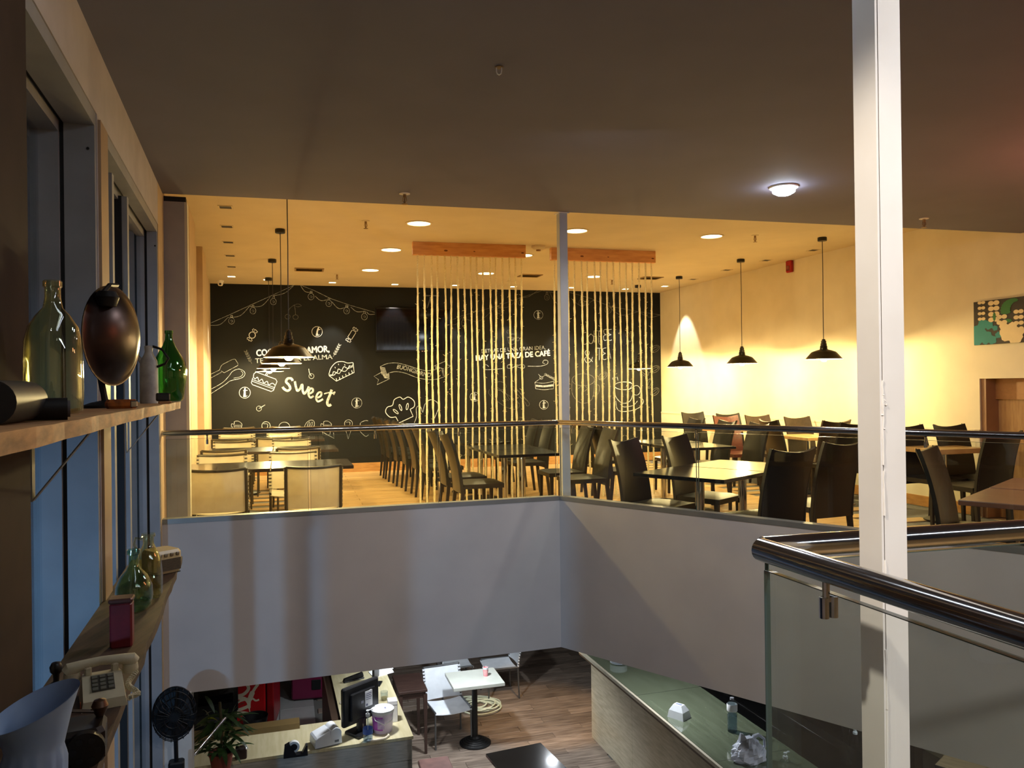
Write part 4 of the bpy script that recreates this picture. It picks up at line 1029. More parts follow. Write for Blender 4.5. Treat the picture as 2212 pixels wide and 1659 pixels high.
for (x, y, v, hl, em, lb) in ((3.3, 0.15, KD, 1.5, 20, 'long twin-tube white lamp on the dark ceiling to the right of the viewer'), (-0.20, 1.75, N_, 0.9, 7, 'short twin-tube white lamp on the dark ceiling above the viewer')):
    t = thing('tube_lamp', lb, 'lamp', (x, y, ZD - 0.004), math.atan2(v.y, v.x))
    MB().box(-hl - .05, hl + .05, -0.12, 0.12, -0.05, 0).build('housing', whiteplas, t)
    for q in (-0.06, 0.06): MB().tube([(-hl, q, -0.07), (hl, q, -0.07)], 0.018, 10).build('tube', mat('lit_tube_%d' % em, (1, 1, 1), 0.5, emit=em, ecol=(0.80, 0.89, 1.0)), t)

GGL = 'unseen added lower floor downlights'  # unseen discs added for the ground spots, one for the table's highlight
for x, y, lb in ((-0.65, 9.0, 'unseen downlight disc added under the mezzanine above the white table'), (0.45, 9.7, 'unseen warm downlight disc added under the mezzanine above the open floor'), (-1.35, 7.7, 'unseen downlight disc added under the mezzanine above the till counter'), (1.35, 7.9, 'unseen downlight disc added under the mezzanine above the bar counter'), (0.46, 10.35, 'unseen cool disc added under the mezzanine to mirror in the dark shiny table'), (3.5, 6.7, 'unseen downlight disc added under the mezzanine above the kitchen side')):
    t = thing('downlight', lb, 'lamp', (x, y, ZFB), 0, GGL)
    MB().lathe([(0.10, -0.001), (0.098, -0.008), (0.08, -0.010), (0.076, -0.001)], 24, cap=False).build('trim_ring', whitep, t, smooth=True)
    MB().lathe([(0.0, -0.0045), (0.077, -0.0045)], 24, cap=False).build('diffuser', lamp_w, t)
t = thing('street_lamp', 'street lamp standing outside the window side', 'lamp', (-3.1, -0.95, ZG))
MB().tube([(0, -0.12, 0), (0, -0.12, 3.2), (0, -0.02, 3.3)], 0.05, 10).build('pole', mat('lamp_pole_grey', srgb(90, 92, 94), 0.5, 0.6), t); MB().lathe([(0.10, 3.22), (0.12, 3.3), (0.03, 3.36), (0, 3.37)], 16).build('lamp_head', blackm, t)
# ceiling devices
def sprinkler(px, py, zc, label, pm_=None):
    c = onz(px, py, zc); t = thing('sprinkler', label, 'sprinkler', (c.x, c.y, zc), 0, 'ceiling sprinklers')
    pm_ = pm_ or mat('sprinkler_brass', srgb(150, 120, 80), 0.4, 0.7)
    MB().lathe([(0.042, 0), (0.042, -0.004), (0.015, -0.008)], 16).build('escutcheon', ceil_y if zc == ZC else whitep, t)
    m = MB().lathe([(0.013, -0.006), (0.012, -0.03), (0.006, -0.033), (0.006, -0.075)], 10); m.tube([(-0.012, 0, -0.03), (-0.016, 0, -0.055), (0, 0, -0.078), (0.016, 0, -0.055), (0.012, 0, -0.03)], 0.003, 5); m.lathe([(0.024, -0.080), (0.024, -0.083), (0.006, -0.083)], 12)
    m.build('sprinkler_head', pm_, t)
for px, py, zc, lb in [(790, 477, ZC, 'sprinkler in the lit ceiling left of the first downlights'), (1631, 508, ZC, 'sprinkler in the lit ceiling near the bright wall'), (728, 592, ZC, 'sprinkler in the lit ceiling beside the left vent'),
                       (1322, 604, ZC, 'sprinkler behind the second rope curtain'), (874, 418, ZD, 'sprinkler in the dark ceiling near its edge'), (1996, 472, ZD, 'sprinkler with white rose in the dark ceiling right of the post')]:
    sprinkler(px, py, zc, lb)
c = onz(1078, 145, ZD); t = thing('ceiling_hook', 'small bent metal hook in the middle of the dark ceiling', 'hook', (c.x, c.y, ZD))
m = MB().tube([(-0.012, 0, 0), (-0.012, 0, -0.02), (-0.009, 0, -0.03), (0, 0, -0.036), (0.009, 0, -0.03), (0.012, 0, -0.018), (0.012, 0, 0)], 0.003, 6); m.build('hook_wire', whitep, t)
MB().lathe([(0.02, 0), (0.02, -0.002), (0.0, -0.003)], 10).build('screw_plate', mat('dull_brass', srgb(120, 96, 64), 0.5, 0.5), t)
c = onz(1163, 531, ZC); t = thing('smoke_detector', 'white round smoke detector between the two rope beams', 'smoke detector', (c.x, c.y, ZC))
MB().lathe([(0.085, 0), (0.085, -0.025), (0.06, -0.045), (0.03, -0.05)], 24).build('detector_body', ceil_y, t, smooth=True); MB().lathe([(0.03, -0.05), (0.028, -0.066), (0, -0.068)], 16).build('sensor_cap', mat('sensor_brown', srgb(150, 110, 60), 0.5), t)
for px, py, wd, lb in [(668, 582, 0.42, 'slotted ceiling vent near the left pendant lamps'), (1145, 595, 0.34, 'slotted ceiling vent behind the first rope curtain'), (1405, 600, 0.34, 'slotted ceiling vent behind the second rope curtain')]:
    c = onz(px, py, ZC); t = thing('ceiling_vent', lb, 'vent', (c.x, c.y, ZC), math.atan2(CD_.y, CD_.x), 'ceiling vents')
    m = MB()
    for b in ((-wd / 2, wd / 2, -.15, -.125), (-wd / 2, wd / 2, .125, .15), (-wd / 2, -wd / 2 + .025, -.125, .125), (wd / 2 - .025, wd / 2, -.125, .125)): m.box(b[0], b[1], b[2], b[3], -0.012, 0)
    m.build('vent_frame', mat('vent_beige', srgb(150, 125, 85), 0.6), t)
    MB().box(-wd / 2 + .02, wd / 2 - .02, -.13, .13, -0.003, -0.001).build('duct_opening', mat('duct_tan', srgb(96, 72, 44), 0.8), t)
    for k in range(5):
        y = -0.10 + k * 0.05; MB().hexa([(-wd / 2 + .02, y - .018, -.012), (wd / 2 - .02, y - .018, -.012), (wd / 2 - .02, y - .014, -.012), (-wd / 2 + .02, y - .014, -.012)], [(-wd / 2 + .02, y + .006, -.003), (wd / 2 - .02, y + .006, -.003), (wd / 2 - .02, y + .010, -.003), (-wd / 2 + .02, y + .010, -.003)]).build('slat', mat('vent_beige', (1, 1, 1)), t)
# alarm box on the right wall
p = wp_right(1709, 576); t = thing('fire_alarm', 'red fire alarm box high on the bright wall', 'alarm', p, math.atan2(WD.y, WD.x))
MB().rbox(-0.06, 0.06, -0.055, 0.0, -0.085, 0.085, 0.012).build('alarm_housing', mat('alarm_red', srgb(170, 18, 22), 0.4), t); MB().box(-0.04, 0.04, -0.058, -0.054, -0.06, 0.01).build('strobe_lens', mat('alarm_lens', srgb(120, 20, 24), 0.2), t)
# security dome
c = onz(476, 606, ZC); t = thing('security_camera', 'small white dome camera at the chalkboard corner', 'camera', (c.x, c.y, ZC))
MB().lathe([(0.055, 0), (0.055, -0.02), (0.045, -0.03)], 18).build('mount', whitep, t); m = MB().lathe([(0.042, -0.028), (0.042, -0.06), (0.03, -0.085), (0.0, -0.092)], 18); m.build('housing', whitep, t, smooth=True)
MB().lathe([(0.018, 0), (0.016, 0.012)], 12).build('lens', blackp, t, loc=(0.012, -0.038, -0.062)).rotation_euler = (PI / 2, 0, 0)
# wall picture
p = wp_right(2109, 700); s0p = (p - CB).dot(WD); zt_, zb_ = wp_right(2110, 653).z, wp_right(2110, 746).z
pic = thing('canvas_picture', 'canvas with teal and cream flowers on black, on the bright wall', 'picture', (0, 0, 0))
pic_w = 0.62
def pw(u, v, o=0.034): q = CB + WD * (s0p + u * pic_w) + wn * o; return Vector((q.x, q.y, zb_ + v * (zt_ - zb_)))
m = rw(MB(), s0p, s0p + pic_w, zb_, zt_, 0.033, 0.003); m.build('canvas', mat('canvas_black', srgb(44, 34, 28), 0.7), pic)
def blob(mb, u, v, ru, rv, o, n=10, lob=0, ph=0):
    vs = []
    for i in range(n):
        a = 2 * PI * i / n; k = 1 + lob * math.cos(5 * a + ph); vs.append(pw(min(1, max(0, u + ru * k * math.cos(a))), min(1, max(0, v + rv * k * math.sin(a))), o))
    mb.add(vs, [tuple(range(n - 1, -1, -1))])
m = MB()
for (u, v, r) in ((.10, .30, .17), (.24, .16, .15), (.30, .44, .10), (.18, .46, .12), (.06, .12, .14), (.36, .10, .10), (.42, .36, .06), (.48, .20, .07)): blob(m, u, v, r * .85, r, 0.0345 + .0002 * u, 16, .12, u * 9)
m.build('teal_flower', mat('teal_print', srgb(20, 130, 130), 0.7), pic)
m = MB()
for (u, v, r) in ((.66, .22, .18), (.80, .12, .15), (.58, .38, .09), (.74, .36, .10), (.90, .25, .08)): blob(m, u, v, r * .85, r, 0.0350 + .0002 * u, 16, .1, u * 7)
for (x, y0, n_, r) in ((.16, .97, 4, .045), (.40, .93, 4, .065), (.86, .68, 4, .055), (.55, .60, 2, .06)):
    for k in range(n_):
        for s in (-1, 1): blob(m, x + s * r * .8, y0 - k * .125, r * .9, r * .85, 0.0356, 10)
m.build('cream_flower', mat('cream_print', srgb(226, 206, 160), 0.7), pic)
m = MB()
for k in range(7):
    a = 0.5 + k * 0.28; u, v = .78 + .16 * math.cos(a + 1.2), .74 + .2 * math.sin(a + 1.2); blob(m, u, v, .10, .045, 0.0353 + k * .0001, 10)
blob(m, .41, .62, .03, .10, .0362); blob(m, .66, .50, .08, .04, .0354)
m.build('green_leaf', mat('green_print', srgb(40, 110, 50), 0.7), pic)

# ================================================================== SHELVES ON THE WINDOW SIDE
OUT = Vector((-F_.x, -F_.y, 0))          # towards the facade
def shelf(name, label, s0, s1, zt, th, dep, m):
    t = thing(name, label, 'shelf', fb(s0, 0, zt))
    random.seed(5); mb = MB(); n = 30
    P = []
    for i in range(n + 1):
        s = s0 + (s1 - s0) * i / n; w = dep + random.uniform(-.004, .004)
        P.append([fb(s, 0.0, zt), fb(s, -w, zt + random.uniform(-.001, .001)), fb(s, -w + random.uniform(-.002, .003), zt - th), fb(s, 0.0, zt - th)])
    vs = [p for q in P for p in q]; fs = []
    for i in range(n):
        for k in range(4): fs.append((i * 4 + k, i * 4 + (k + 1) % 4, (i + 1) * 4 + (k + 1) % 4, (i + 1) * 4 + k))
    fs += [(3, 2, 1, 0), (n * 4, n * 4 + 1, n * 4 + 2, n * 4 + 3)]
    mb.add(vs, fs); mb.build('shelf_board', m, t)
    for s in (s0 + 0.14, s0 + 2.0):
        q = MB(); a, b = 0.017, 0.004
        fbox(q, s - a, s + a, -0.005, -0.001, zt - th - 0.22, zt - th); fbox(q, s - a, s + a, -0.2, -0.005, zt - th - 0.005, zt - th)
        p0, p1 = fb(s, -0.005, zt - th - 0.22), fb(s, -0.17, zt - th - 0.006)
        w = N_ * a; up = Vector((0, 0, 0.006))
        q.hexa([p0 - w, p0 + w, p1 + w, p1 - w], [p0 - w + up, p0 + w + up, p1 + w + up, p1 - w + up])
        q.build('shelf_bracket', mat('grey_bracket_steel', srgb(120, 116, 112), 0.5, 0.5), t)
    rel(t); return t
# distance of the far ends: s measured from the far end of the facade
shelf('wall_shelf', 'upper rough plank shelf on the window side at eye level', 1.56, 5.4, 1.39, 0.036, 0.25, shelf_w)
shelf('wall_shelf', 'lower dark plank shelf on the window side', 1.56, 5.4, 0.557, 0.036, 0.25, shelf_k)
ZU, ZL = 1.39, 0.557
def on_shelf(px, dist, z):
    """point above the shelf seen at pixel column px at distance dist of the shelf from the camera's line"""
    r = ray(px, 840); k = dist / (-(r.x * F_.x + r.y * F_.y)); return Vector((r.x * k, r.y * k, z))
def bottle(mb, prof, mi=0, n=28): return mb.lathe(prof, n, mi=mi, cap=False)
# --- upper shelf
p = on_shelf(116, 0.475, ZU)
t = thing('demijohn', 'big pale green glass bottle on the upper shelf, nearest the viewer', 'bottle', p)
pf = [(0.0, 0.004), (0.055, 0.004), (0.066, 0.012), (0.069, 0.05), (0.068, 0.14), (0.066, 0.19), (0.058, 0.225), (0.040, 0.255), (0.023, 0.275), (0.0185, 0.30), (0.0185, 0.325), (0.0225, 0.330), (0.0225, 0.342), (0.018, 0.346)]
MB().lathe(pf, 32, cap=False).build('bottle_body', glass_c, t, smooth=True)
MB().lathe([(r * .93, z_ + .002) for r, z_ in pf[1:-1]], 32, cap=False).build('inner_wall', glass_c, t, smooth=True)
p = on_shelf(245, 0.47, ZU)
t = thing('heater_lamp', 'old round heater with a dark domed metal reflector on the upper shelf', 'heater', p, facing(Vector((0.995, -0.08, 0))) + PI)
m = MB(); prf = [(0.0, 0.062), (0.04, 0.060), (0.08, 0.052), (0.12, 0.036), (0.15, 0.016), (0.172, 0.0), (0.182, 0.0)]
m.lathe(prf, 40, cap=False); m.lathe([(r, z_ - 0.003) for r, z_ in prf], 40, cap=False)
m.xf(lambda v: Vector((v.x, -v.z, v.y + 0.262)))
m.build('reflector_bowl', mat('dark_bronze', srgb(70, 52, 46), 0.32, 0.85, c2=srgb(48, 38, 36), scale=7), t, smooth=True)
m = MB(); m.tube([(0.0, 0.02, 0.262), (0.0, 0.05, 0.12), (0.0, 0.03, 0.02)], 0.012, 8); m.lathe([(0.075, 0), (0.075, 0.01), (0.05, 0.02), (0.012, 0.028)], 24, (0, 0.03, 0)); m.build('stand', mat('dark_iron', srgb(36, 32, 30), 0.5, 0.6), t, smooth=True)
m = MB(); m.lathe([(0.0, 0.04), (0.03, 0.036), (0.04, 0.016), (0.03, -0.016)], 16, (-0.09, -0.035, 0.375)); m.tube([(-0.10, -.02, .40), (-.05, -.02, .44), (0.03, 0.0, .45)], 0.008, 6); m.build('knob_cap', mat('dark_iron', (1, 1, 1)), t, smooth=True)
p = on_shelf(262, 0.42, ZU)
t = thing('figurine', 'small orange-brown ceramic piece under the domed heater', 'ornament', p, 0.4)
MB().rbox(-0.05, 0.05, -0.025, 0.025, 0, 0.032, 0.01).build('ceramic_body', mat('amber_ceramic', srgb(190, 100, 36), 0.25, c2=srgb(90, 50, 26), scale=30), t)
MB().rbox(0.028, 0.052, -0.028, -0.02, 0.004, 0.028, 0.004).build('chrome_clip', steel, t)
p = on_shelf(322, 0.46, ZU)
t = thing('coffee_pot', 'slim dull grey enamel coffee pot with a bent handle, left of the green bottle', 'pot', p, facing(N_) + PI)
MB().lathe([(0.040, 0), (0.042, 0.01), (0.041, 0.17), (0.038, 0.205), (0.022, 0.235), (0.017, 0.25), (0.020, 0.275), (0.0, 0.28)], 24).build('pot_body', mat('grey_enamel', srgb(176, 172, 166), 0.5, c2=srgb(140, 136, 130), scale=20), t, smooth=True)
MB().tube([(0.035, -.01, 0.175), (0.075, -.02, 0.19), (0.09, -.02, 0.215), (0.06, -.015, 0.26), (0.018, 0, 0.275)], 0.006, 8).build('handle', blackm, t, smooth=True)
MB().tube([(-0.03, 0, 0.20), (-0.055, 0, 0.235), (-.06, 0, .25)], [0.012, 0.008, 0.006], 8).build('spout', mat('grey_enamel', (1, 1, 1)), t, smooth=True)
p = on_shelf(366, 0.405, ZU)
t = thing('demijohn', 'round-shouldered green glass bottle at the far end of the upper shelf', 'bottle', p)
pf = [(0.0, 0.004), (0.060, 0.004), (0.070, 0.015), (0.076, 0.06), (0.086, 0.12), (0.088, 0.17), (0.078, 0.215), (0.055, 0.26), (0.034, 0.295), (0.020, 0.33), (0.0175, 0.36), (0.0215, 0.365), (0.0215, 0.378), (0.017, 0.38)]
MB().lathe(pf, 32, cap=False).build('bottle_body', glass_g, t, smooth=True)
MB().lathe([(r * .94, z_ + .002) for r, z_ in pf[1:-1]], 32, cap=False).build('inner_wall', glass_g, t, smooth=True)
p = on_shelf(352, 0.38, ZU)
t = thing('small_box', 'tiny black box object in front of the green bottle', 'box', p, 0.5)
MB().rbox(-0.03, 0.03, -0.02, 0.02, 0.012, 0.05, 0.006).build('case', blackp, t); MB().rbox(-0.02, 0.035, -0.018, 0.018, 0, 0.012, 0.003).build('wooden_foot', mat('small_wood', srgb(170, 120, 70), 0.6), t)
p = on_shelf(20, 0.45, ZU)
t = thing('cylinder_case', 'black cylinder with a round grey end cap lying on the upper shelf', 'case', p, facing(N_))
MB().tube([(0.0, -0.12, 0.042), (0.0, 0.12, 0.042)], 0.042, 24).build('cylinder_body', mat('black_case', srgb(26, 26, 28), 0.5, c2=srgb(18, 18, 20), scale=40), t, smooth=True)
MB().tube([(0.0, -0.128, 0.042), (0.0, -0.12, 0.042)], 0.036, 24).build('end_cap', mat('grey_cap', srgb(88, 78, 76), 0.6), t, smooth=True)
p2 = on_shelf(75, 0.43, ZU); t2 = thing('metal_roller', 'small dark metal roller lying before the big pale bottle', 'tool', p2, facing(N_) + 0.2)
MB().tube([(-0.06, 0, 0.024), (0.06, 0, 0.024)], 0.024, 18).build('roller', mat('dark_iron', (1, 1, 1)), t2, smooth=True)
MB().tube([(-0.065, 0, 0.024), (-0.06, 0, 0.024)], 0.018, 14).build('roller_cap', mat('grey_cap', (1, 1, 1)), t2, smooth=True)
# --- lower shelf
def low(px, py): return onz(px, py, ZL)
p = low(352, 1240)
t = thing('radio', 'old cream radio at the far end of the lower shelf', 'radio', p, facing(Vector((-0.80, 0.6, 0))))
cr = mat('cream_bakelite', srgb(206, 186, 140), 0.35, c2=srgb(190, 168, 122), scale=9)
MB().rbox(-0.055, 0.085, -0.03, 0.11, 0.004, 0.115, 0.014).build('radio_case', cr, t)
MB().box(-0.045, 0.075, -0.033, -0.028, 0.018, 0.075).build('speaker_grille', mat('radio_grille', srgb(92, 78, 56), 0.6, c2=srgb(60, 50, 38), scale=60, stretch=(1, 1, 8)), t)
m = MB()
for k in range(4): m.rbox(-0.04 + k * .03, -0.022 + k * .03, -0.036, -0.026, 0.086, 0.102, 0.003)
m.build('push_button', mat('radio_key', srgb(120, 104, 78), 0.4), t)
MB().box(-0.05, 0.08, -0.02, 0.10, 0, 0.005).build('foot_strip', blackm, t)
jug = [(0.0, 0.004), (0.050, 0.004), (0.066, 0.02), (0.072, 0.06), (0.069, 0.10), (0.052, 0.14), (0.030, 0.165), (0.020, 0.185), (0.019, 0.225), (0.026, 0.23), (0.026, 0.246), (0.02, 0.25)]
p = low(290, 1318); t = thing('glass_jug', 'squat teal glass jug on the lower shelf, nearer of two', 'jug', p, 0, 'green glass jugs')
MB().lathe(jug, 30, cap=False).build('jug_body', glass_t, t, smooth=True); MB().lathe([(r * .93, z_ + .002) for r, z_ in jug[1:-1]], 30, cap=False).build('inner_wall', glass_t, t, smooth=True)
p = low(322, 1292); t = thing('glass_jug', 'tall green glass jug with a loop handle, behind the squat teal one', 'jug', p, facing(N_), 'green glass jugs')
jg = [(0.0, 0.004), (0.045, 0.004), (0.054, 0.02), (0.056, 0.10), (0.050, 0.17), (0.030, 0.215), (0.022, 0.235), (0.023, 0.262), (0.028, 0.266), (0.026, 0.28)]
MB().lathe(jg, 28, cap=False).build('jug_body', glass_c, t, smooth=True); MB().lathe([(r * .93, z_ + .002) for r, z_ in jg[1:-1]], 28, cap=False).build('inner_wall', glass_c, t, smooth=True)
MB().tube([(0.024, 0, 0.255), (0.05, 0, 0.262), (0.056, 0, 0.235), (0.045, 0, 0.20)], 0.006, 8).build('handle', glass_c, t, smooth=True)
p = low(264, 1395); t = thing('tin_can', 'dark red tin box on the lower shelf before the glass jugs', 'tin', p, facing(N_))
MB().rbox(-0.036, 0.036, -0.03, 0.03, 0, 0.155, 0.006).build('tin_body', mat('dark_red_tin', srgb(120, 22, 32), 0.4, c2=srgb(92, 18, 26), scale=10), t); MB().rbox(-0.039, 0.039, -0.033, 0.033, 0.155, 0.172, 0.005).build('lid', mat('tin_rim', srgb(96, 60, 50), 0.4, 0.5), t)
# telephone
p = low(222, 1512); t = thing('telephone', 'old beige push-button telephone with coiled cord on the lower shelf', 'telephone', p, facing(N_) + PI - 0.32)
t.rotation_euler = (0, 0, facing(N_) + PI + 0.22); t.scale = (0.78, 0.78, 0.82)
bg = mat('beige_phone_plastic', srgb(196, 188, 158), 0.45, c2=srgb(184, 175, 146), scale=12)
m = MB(); m.hexa([(-.075, -.10, 0), (.075, -.10, 0), (.075, .095, 0), (-.075, .095, 0)], [(-.068, -.095, .032), (.068, -.095, .032), (.066, .03, .085), (-.066, .03, .085)])
m.hexa([(-.070, .025, 0), (.070, .025, 0), (.075, .095, 0), (-.075, .095, 0)], [(-.066, .028, .085), (.066, .028, .085), (.062, .085, .078), (-.062, .085, .078)])
m.build('phone_base', bg, t)
def slope(x, y): return (x, y, .032 + (y + .095) / .125 * .053 + .001)
m = MB(); a, b, c_, d_ = slope(-.038, -.055), slope(.038, -.055), slope(.038, .022), slope(-.038, .022); up = Vector((0, -.0006, .0016)); m.hexa([a, b, c_, d_], [Vector(q) + up for q in (a, b, c_, d_)]); m.build('keypad_plate', mat('phone_keypad', srgb(70, 68, 60), 0.5), t)
for r in range(4):
    for c in range(3):
        x, y = -.026 + c * .026, -.046 + r * .0185; q = [slope(x - .009, y - .006), slope(x + .009, y - .006), slope(x + .009, y + .006), slope(x - .009, y + .006)]
        MB().hexa([Vector(v) + up for v in q], [Vector(v) + up + Vector((0, -.0015, .0045)) for v in q]).build('phone_key', mat('phone_key_grey', srgb(104, 104, 92), 0.5), t)
m = MB(); m.tube([(-.115, .055, .098), (-.105, .055, .108), (-.07, .055, .118), (0, .055, .124), (.07, .055, .118), (.105, .055, .108), (.115, .055, .098)], [.022, .026, .018, .015, .018, .026, .022], 14)
m.lathe([(.027, -.03), (.029, -.02), (.027, 0)], 16, (-.098, .055, .098)); m.lathe([(.027, -.03), (.029, -.02), (.027, 0)], 16, (.098, .055, .098)); m.build('handset', bg, t, smooth=True)
for x in (-.045, .045): MB().rbox(x - .012, x + .012, .035, .075, .075, .112, .005).build('cradle', bg, t)
m = MB(); pts = [(.10 + .015 * math.sin(k * .08) + .009 * math.cos(k * 1.3), .05 - k * .0009 + .006 * math.sin(k * 0.06), max(0.012, .085 - .00075 * k) + .009 * math.sin(k * 1.3)) for k in range(140)]
m.tube(pts, .0028, 5); m.build('coiled_cord', bg, t)
MB().box(-.0765, -.074, -.075, -.055, .006, .026).build('orange_sticker', mat('orange_label', srgb(220, 110, 60), 0.6), t)
# pitcher
q = at(62, 1560, 1.70); p = on_shelf(66, 0.45, ZL)
t = thing('enamel_pitcher', 'wide-mouthed blue-grey enamel pitcher with ribbed body in the lower left corner', 'pitcher', p, facing(N_))
en = mat('blue_grey_enamel', srgb(156, 178, 210), 0.4, c2=srgb(140, 162, 196), scale=8)
m = MB(); n = 56; prof = [(0.058, 0.0), (0.060, 0.01), (0.062, 0.10), (0.057, 0.125), (0.060, 0.14), (0.072, 0.18), (0.088, 0.215)]
for inner in (0, 1):
    vs = []; fs = []
    for j, (r, zz) in enumerate(prof):
        for k in range(n):
            a = 2 * PI * k / n; rb = 0.0022 * (1 if (k % 4) < 2 else -1) if zz < 0.12 else 0
            rr = r + rb - inner * 0.0025; lift = 0.034 * math.cos(a + 2.82) if j == len(prof) - 1 else (0.014 * math.cos(a + 2.82) if j == len(prof) - 2 else 0)
            vs.append((rr * math.cos(a), rr * math.sin(a), zz + lift))
    for j in range(len(prof) - 1):
        for k in range(n): fs.append((j * n + k, j * n + (k + 1) % n, (j + 1) * n + (k + 1) % n, (j + 1) * n + k))
    m.add(vs, fs)
m.build('pitcher_body', en, t, smooth=True)
MB().lathe([(0.0, 0.002), (0.056, 0.002)], 24, cap=False).build('pitcher_bottom', en, t)
# mincer and small knob
p = low(170, 1640)
t = thing('grinder', 'dark old cast-iron grinder on the lower shelf below the telephone', 'grinder', p, facing(N_) + PI + 0.1)
ir = mat('dark_iron', (1, 1, 1))
MB().rbox(-0.07, 0.06, -0.05, 0.06, 0.0, 0.085, 0.012).build('grinder_body', mat('worn_brown_iron', srgb(58, 44, 38), 0.35, 0.6, c2=srgb(34, 28, 26), scale=14), t)
m = MB(); m.tube([(0.02, -0.072, 0.045), (0.02, -0.05, 0.045)], 0.042, 22); m.build('front_disc', ir, t, smooth=True)
m = MB()
for k in range(6):
    a = k * PI / 3; m.tube([(0.02 + .026 * math.cos(a), -0.0735, 0.045 + .026 * math.sin(a)), (0.02 + .026 * math.cos(a), -0.0715, 0.045 + .026 * math.sin(a))], 0.008, 10)
m.build('disc_hole', blackm, t)
m = MB(); m.tube([(-0.05, 0.0, 0.085), (-0.03, 0.02, 0.115), (0.03, 0.03, 0.10), (0.055, 0.03, 0.095)], 0.005, 8); m.build('crank', steel, t, smooth=True)
m = MB().lathe([(0.0, 0.028), (0.014, 0.024), (0.02, 0.01), (0.014, -0.006), (0.006, -0.02)], 16, (0.045, 0.035, 0.100)); m.build('brass_knob', mat('old_brass', srgb(96, 70, 54), 0.4, 0.7), t, smooth=True)
p = low(122, 1500); t = thing('knobbed_tap', 'small black knobbed tap standing behind the pitcher', 'tap', p)
MB().lathe([(0.026, 0), (0.027, 0.02), (0.020, 0.032), (0.008, 0.04), (0.009, 0.06), (0.016, 0.068), (0.018, 0.082), (0.012, 0.094), (0.0, 0.097)], 18).build('knob', blackp, t, smooth=True)
MB().lathe([(0.028, 0.006), (0.029, 0.009), (0.028, 0.012)], 18, cap=False).build('collar', steel, t, smooth=True)
# wall fan
p = at(377, 1541, 5.35)
t = thing('wall_fan', 'black round wall fan with a closed back, beside the pale pier at the lower left', 'fan', p, facing(N_) + PI)
m = MB()
for k in range(22):
    a = 2 * PI * k / 22; m.tube([(0.03 * math.cos(a), -0.075, 0.03 * math.sin(a)), (0.10 * math.cos(a), -0.075, 0.10 * math.sin(a)), (0.135 * math.cos(a), -0.045, .175 * math.sin(a)), (0.138 * math.cos(a), 0.0, .178 * math.sin(a))], 0.0022, 4)
for rx, rz_, yy in ((.06, .07, -.075), (.105, .125, -.068), (.138, .178, 0.0), (.13, .165, -.05)): m.tube([(rx * math.cos(2 * PI * k / 28), yy, rz_ * math.sin(2 * PI * k / 28)) for k in range(28)], 0.003, 4, closed=True)
m.build('guard', blackm, t)
m = MB()
for k in range(4):
    a = k * PI / 2 + .3; m.hexa([(math.cos(a + s) * r * .74, -.03 + dy, math.sin(a + s) * r) for s, r, dy in ((-.25, .03, 0), (.25, .03, 0), (.5, .165, .02), (-.4, .165, 0))], [(math.cos(a + s) * r * .74, -.027 + dy, math.sin(a + s) * r) for s, r, dy in ((-.25, .03, 0), (.25, .03, 0), (.5, .165, .02), (-.4, .165, 0))])
m.build('blades', blackp, t)
m = MB(); m.lathe([(0.0, 0.0), (0.136, 0.0), (0.136, 0.006), (0.0, 0.02)], 30, cap=False); m.xf(lambda v: Vector((v.x, v.z + 0.012, v.y * 1.3))); m.build('back_shell', blackp, t, smooth=True)
m = MB(); m.tube([(0, -0.06, 0), (0, 0.06, 0)], 0.045, 16); m.build('motor', blackp, t, smooth=True)
m = MB(); m.tube([(0, 0.05, -0.02), (0, 0.07, -0.20), (0, 0.10, -0.38)], 0.014, 8); m.rbox(-0.05, 0.05, 0.06, 0.14, -0.52, -0.36, 0.01); m.build('mounting_arm', blackm, t, smooth=False)

# ================================================================== GROUND FLOOR
def og(px, py, h): return onz(px, py, ZG + h)
AZ = math.atan2(A_.y, A_.x)
# white cafe table
c = (og(959, 1453, .79) + og(1093, 1475, .79)) / 2
t = thing('cafe_table', 'white square table with black pedestal and ringed base on the lower floor', 'table', (c.x, c.y, ZG), AZ)
MB().rbox(-0.31, 0.31, -0.27, 0.27, 0.75, 0.79, 0.004).build('tabletop', mat('white_laminate', srgb(206, 208, 198), 0.35), t)
MB().cyl(0.034, 0.04, 0.75, 18).build('pole', blackm, t, smooth=True)
MB().lathe([(0.19, 0), (0.19, .014), (.172, .02), (.165, .03), (.148, .034), (.14, .044), (.122, .048), (.115, .056), (.095, .06), (.088, .066), (.06, .07), (.05, .078), (.034, .09)], 30).build('base', blackm, t, smooth=False)
q = og(1049, 1460, .79); t = thing('paper_cup', 'pink and white paper cup on the white table', 'cup', q)
MB().lathe([(0.026, 0), (0.036, .10), (0.034, .10), (0.025, .004)], 20).build('cup_body', mat('pink_cup', srgb(240, 130, 140), 0.5, c2=srgb(245, 190, 190), scale=24), t, smooth=True)
MB().lathe([(0.0362, .085), (0.0372, .108), (0.033, .108)], 20, cap=False).build('cup_rim', whiteplas, t, smooth=True)
GWC = 'white sling chairs on the lower floor'
wl = mat('white_vinyl', srgb(228, 232, 238), 0.5, c2=srgb(216, 220, 226), scale=10); gf_m = mat('grey_tube', srgb(120, 122, 124), 0.35, 0.8)
c1 = make_white_chair('white sling chair facing us left of the white table on the lower floor', (-0.83, 9.74, ZG), facing(-B_) + 0.1, GWC, fr=gf_m, lm=wl, ht=0.82)
dup(c1, (-0.86, 11.20, ZG), facing(A_), 'white sling chair on the lower floor behind the white table, left of two', GWC)
dup(c1, (-0.22, 11.15, ZG), facing(-A_), 'white sling chair on the lower floor behind the white table, right of two', GWC)
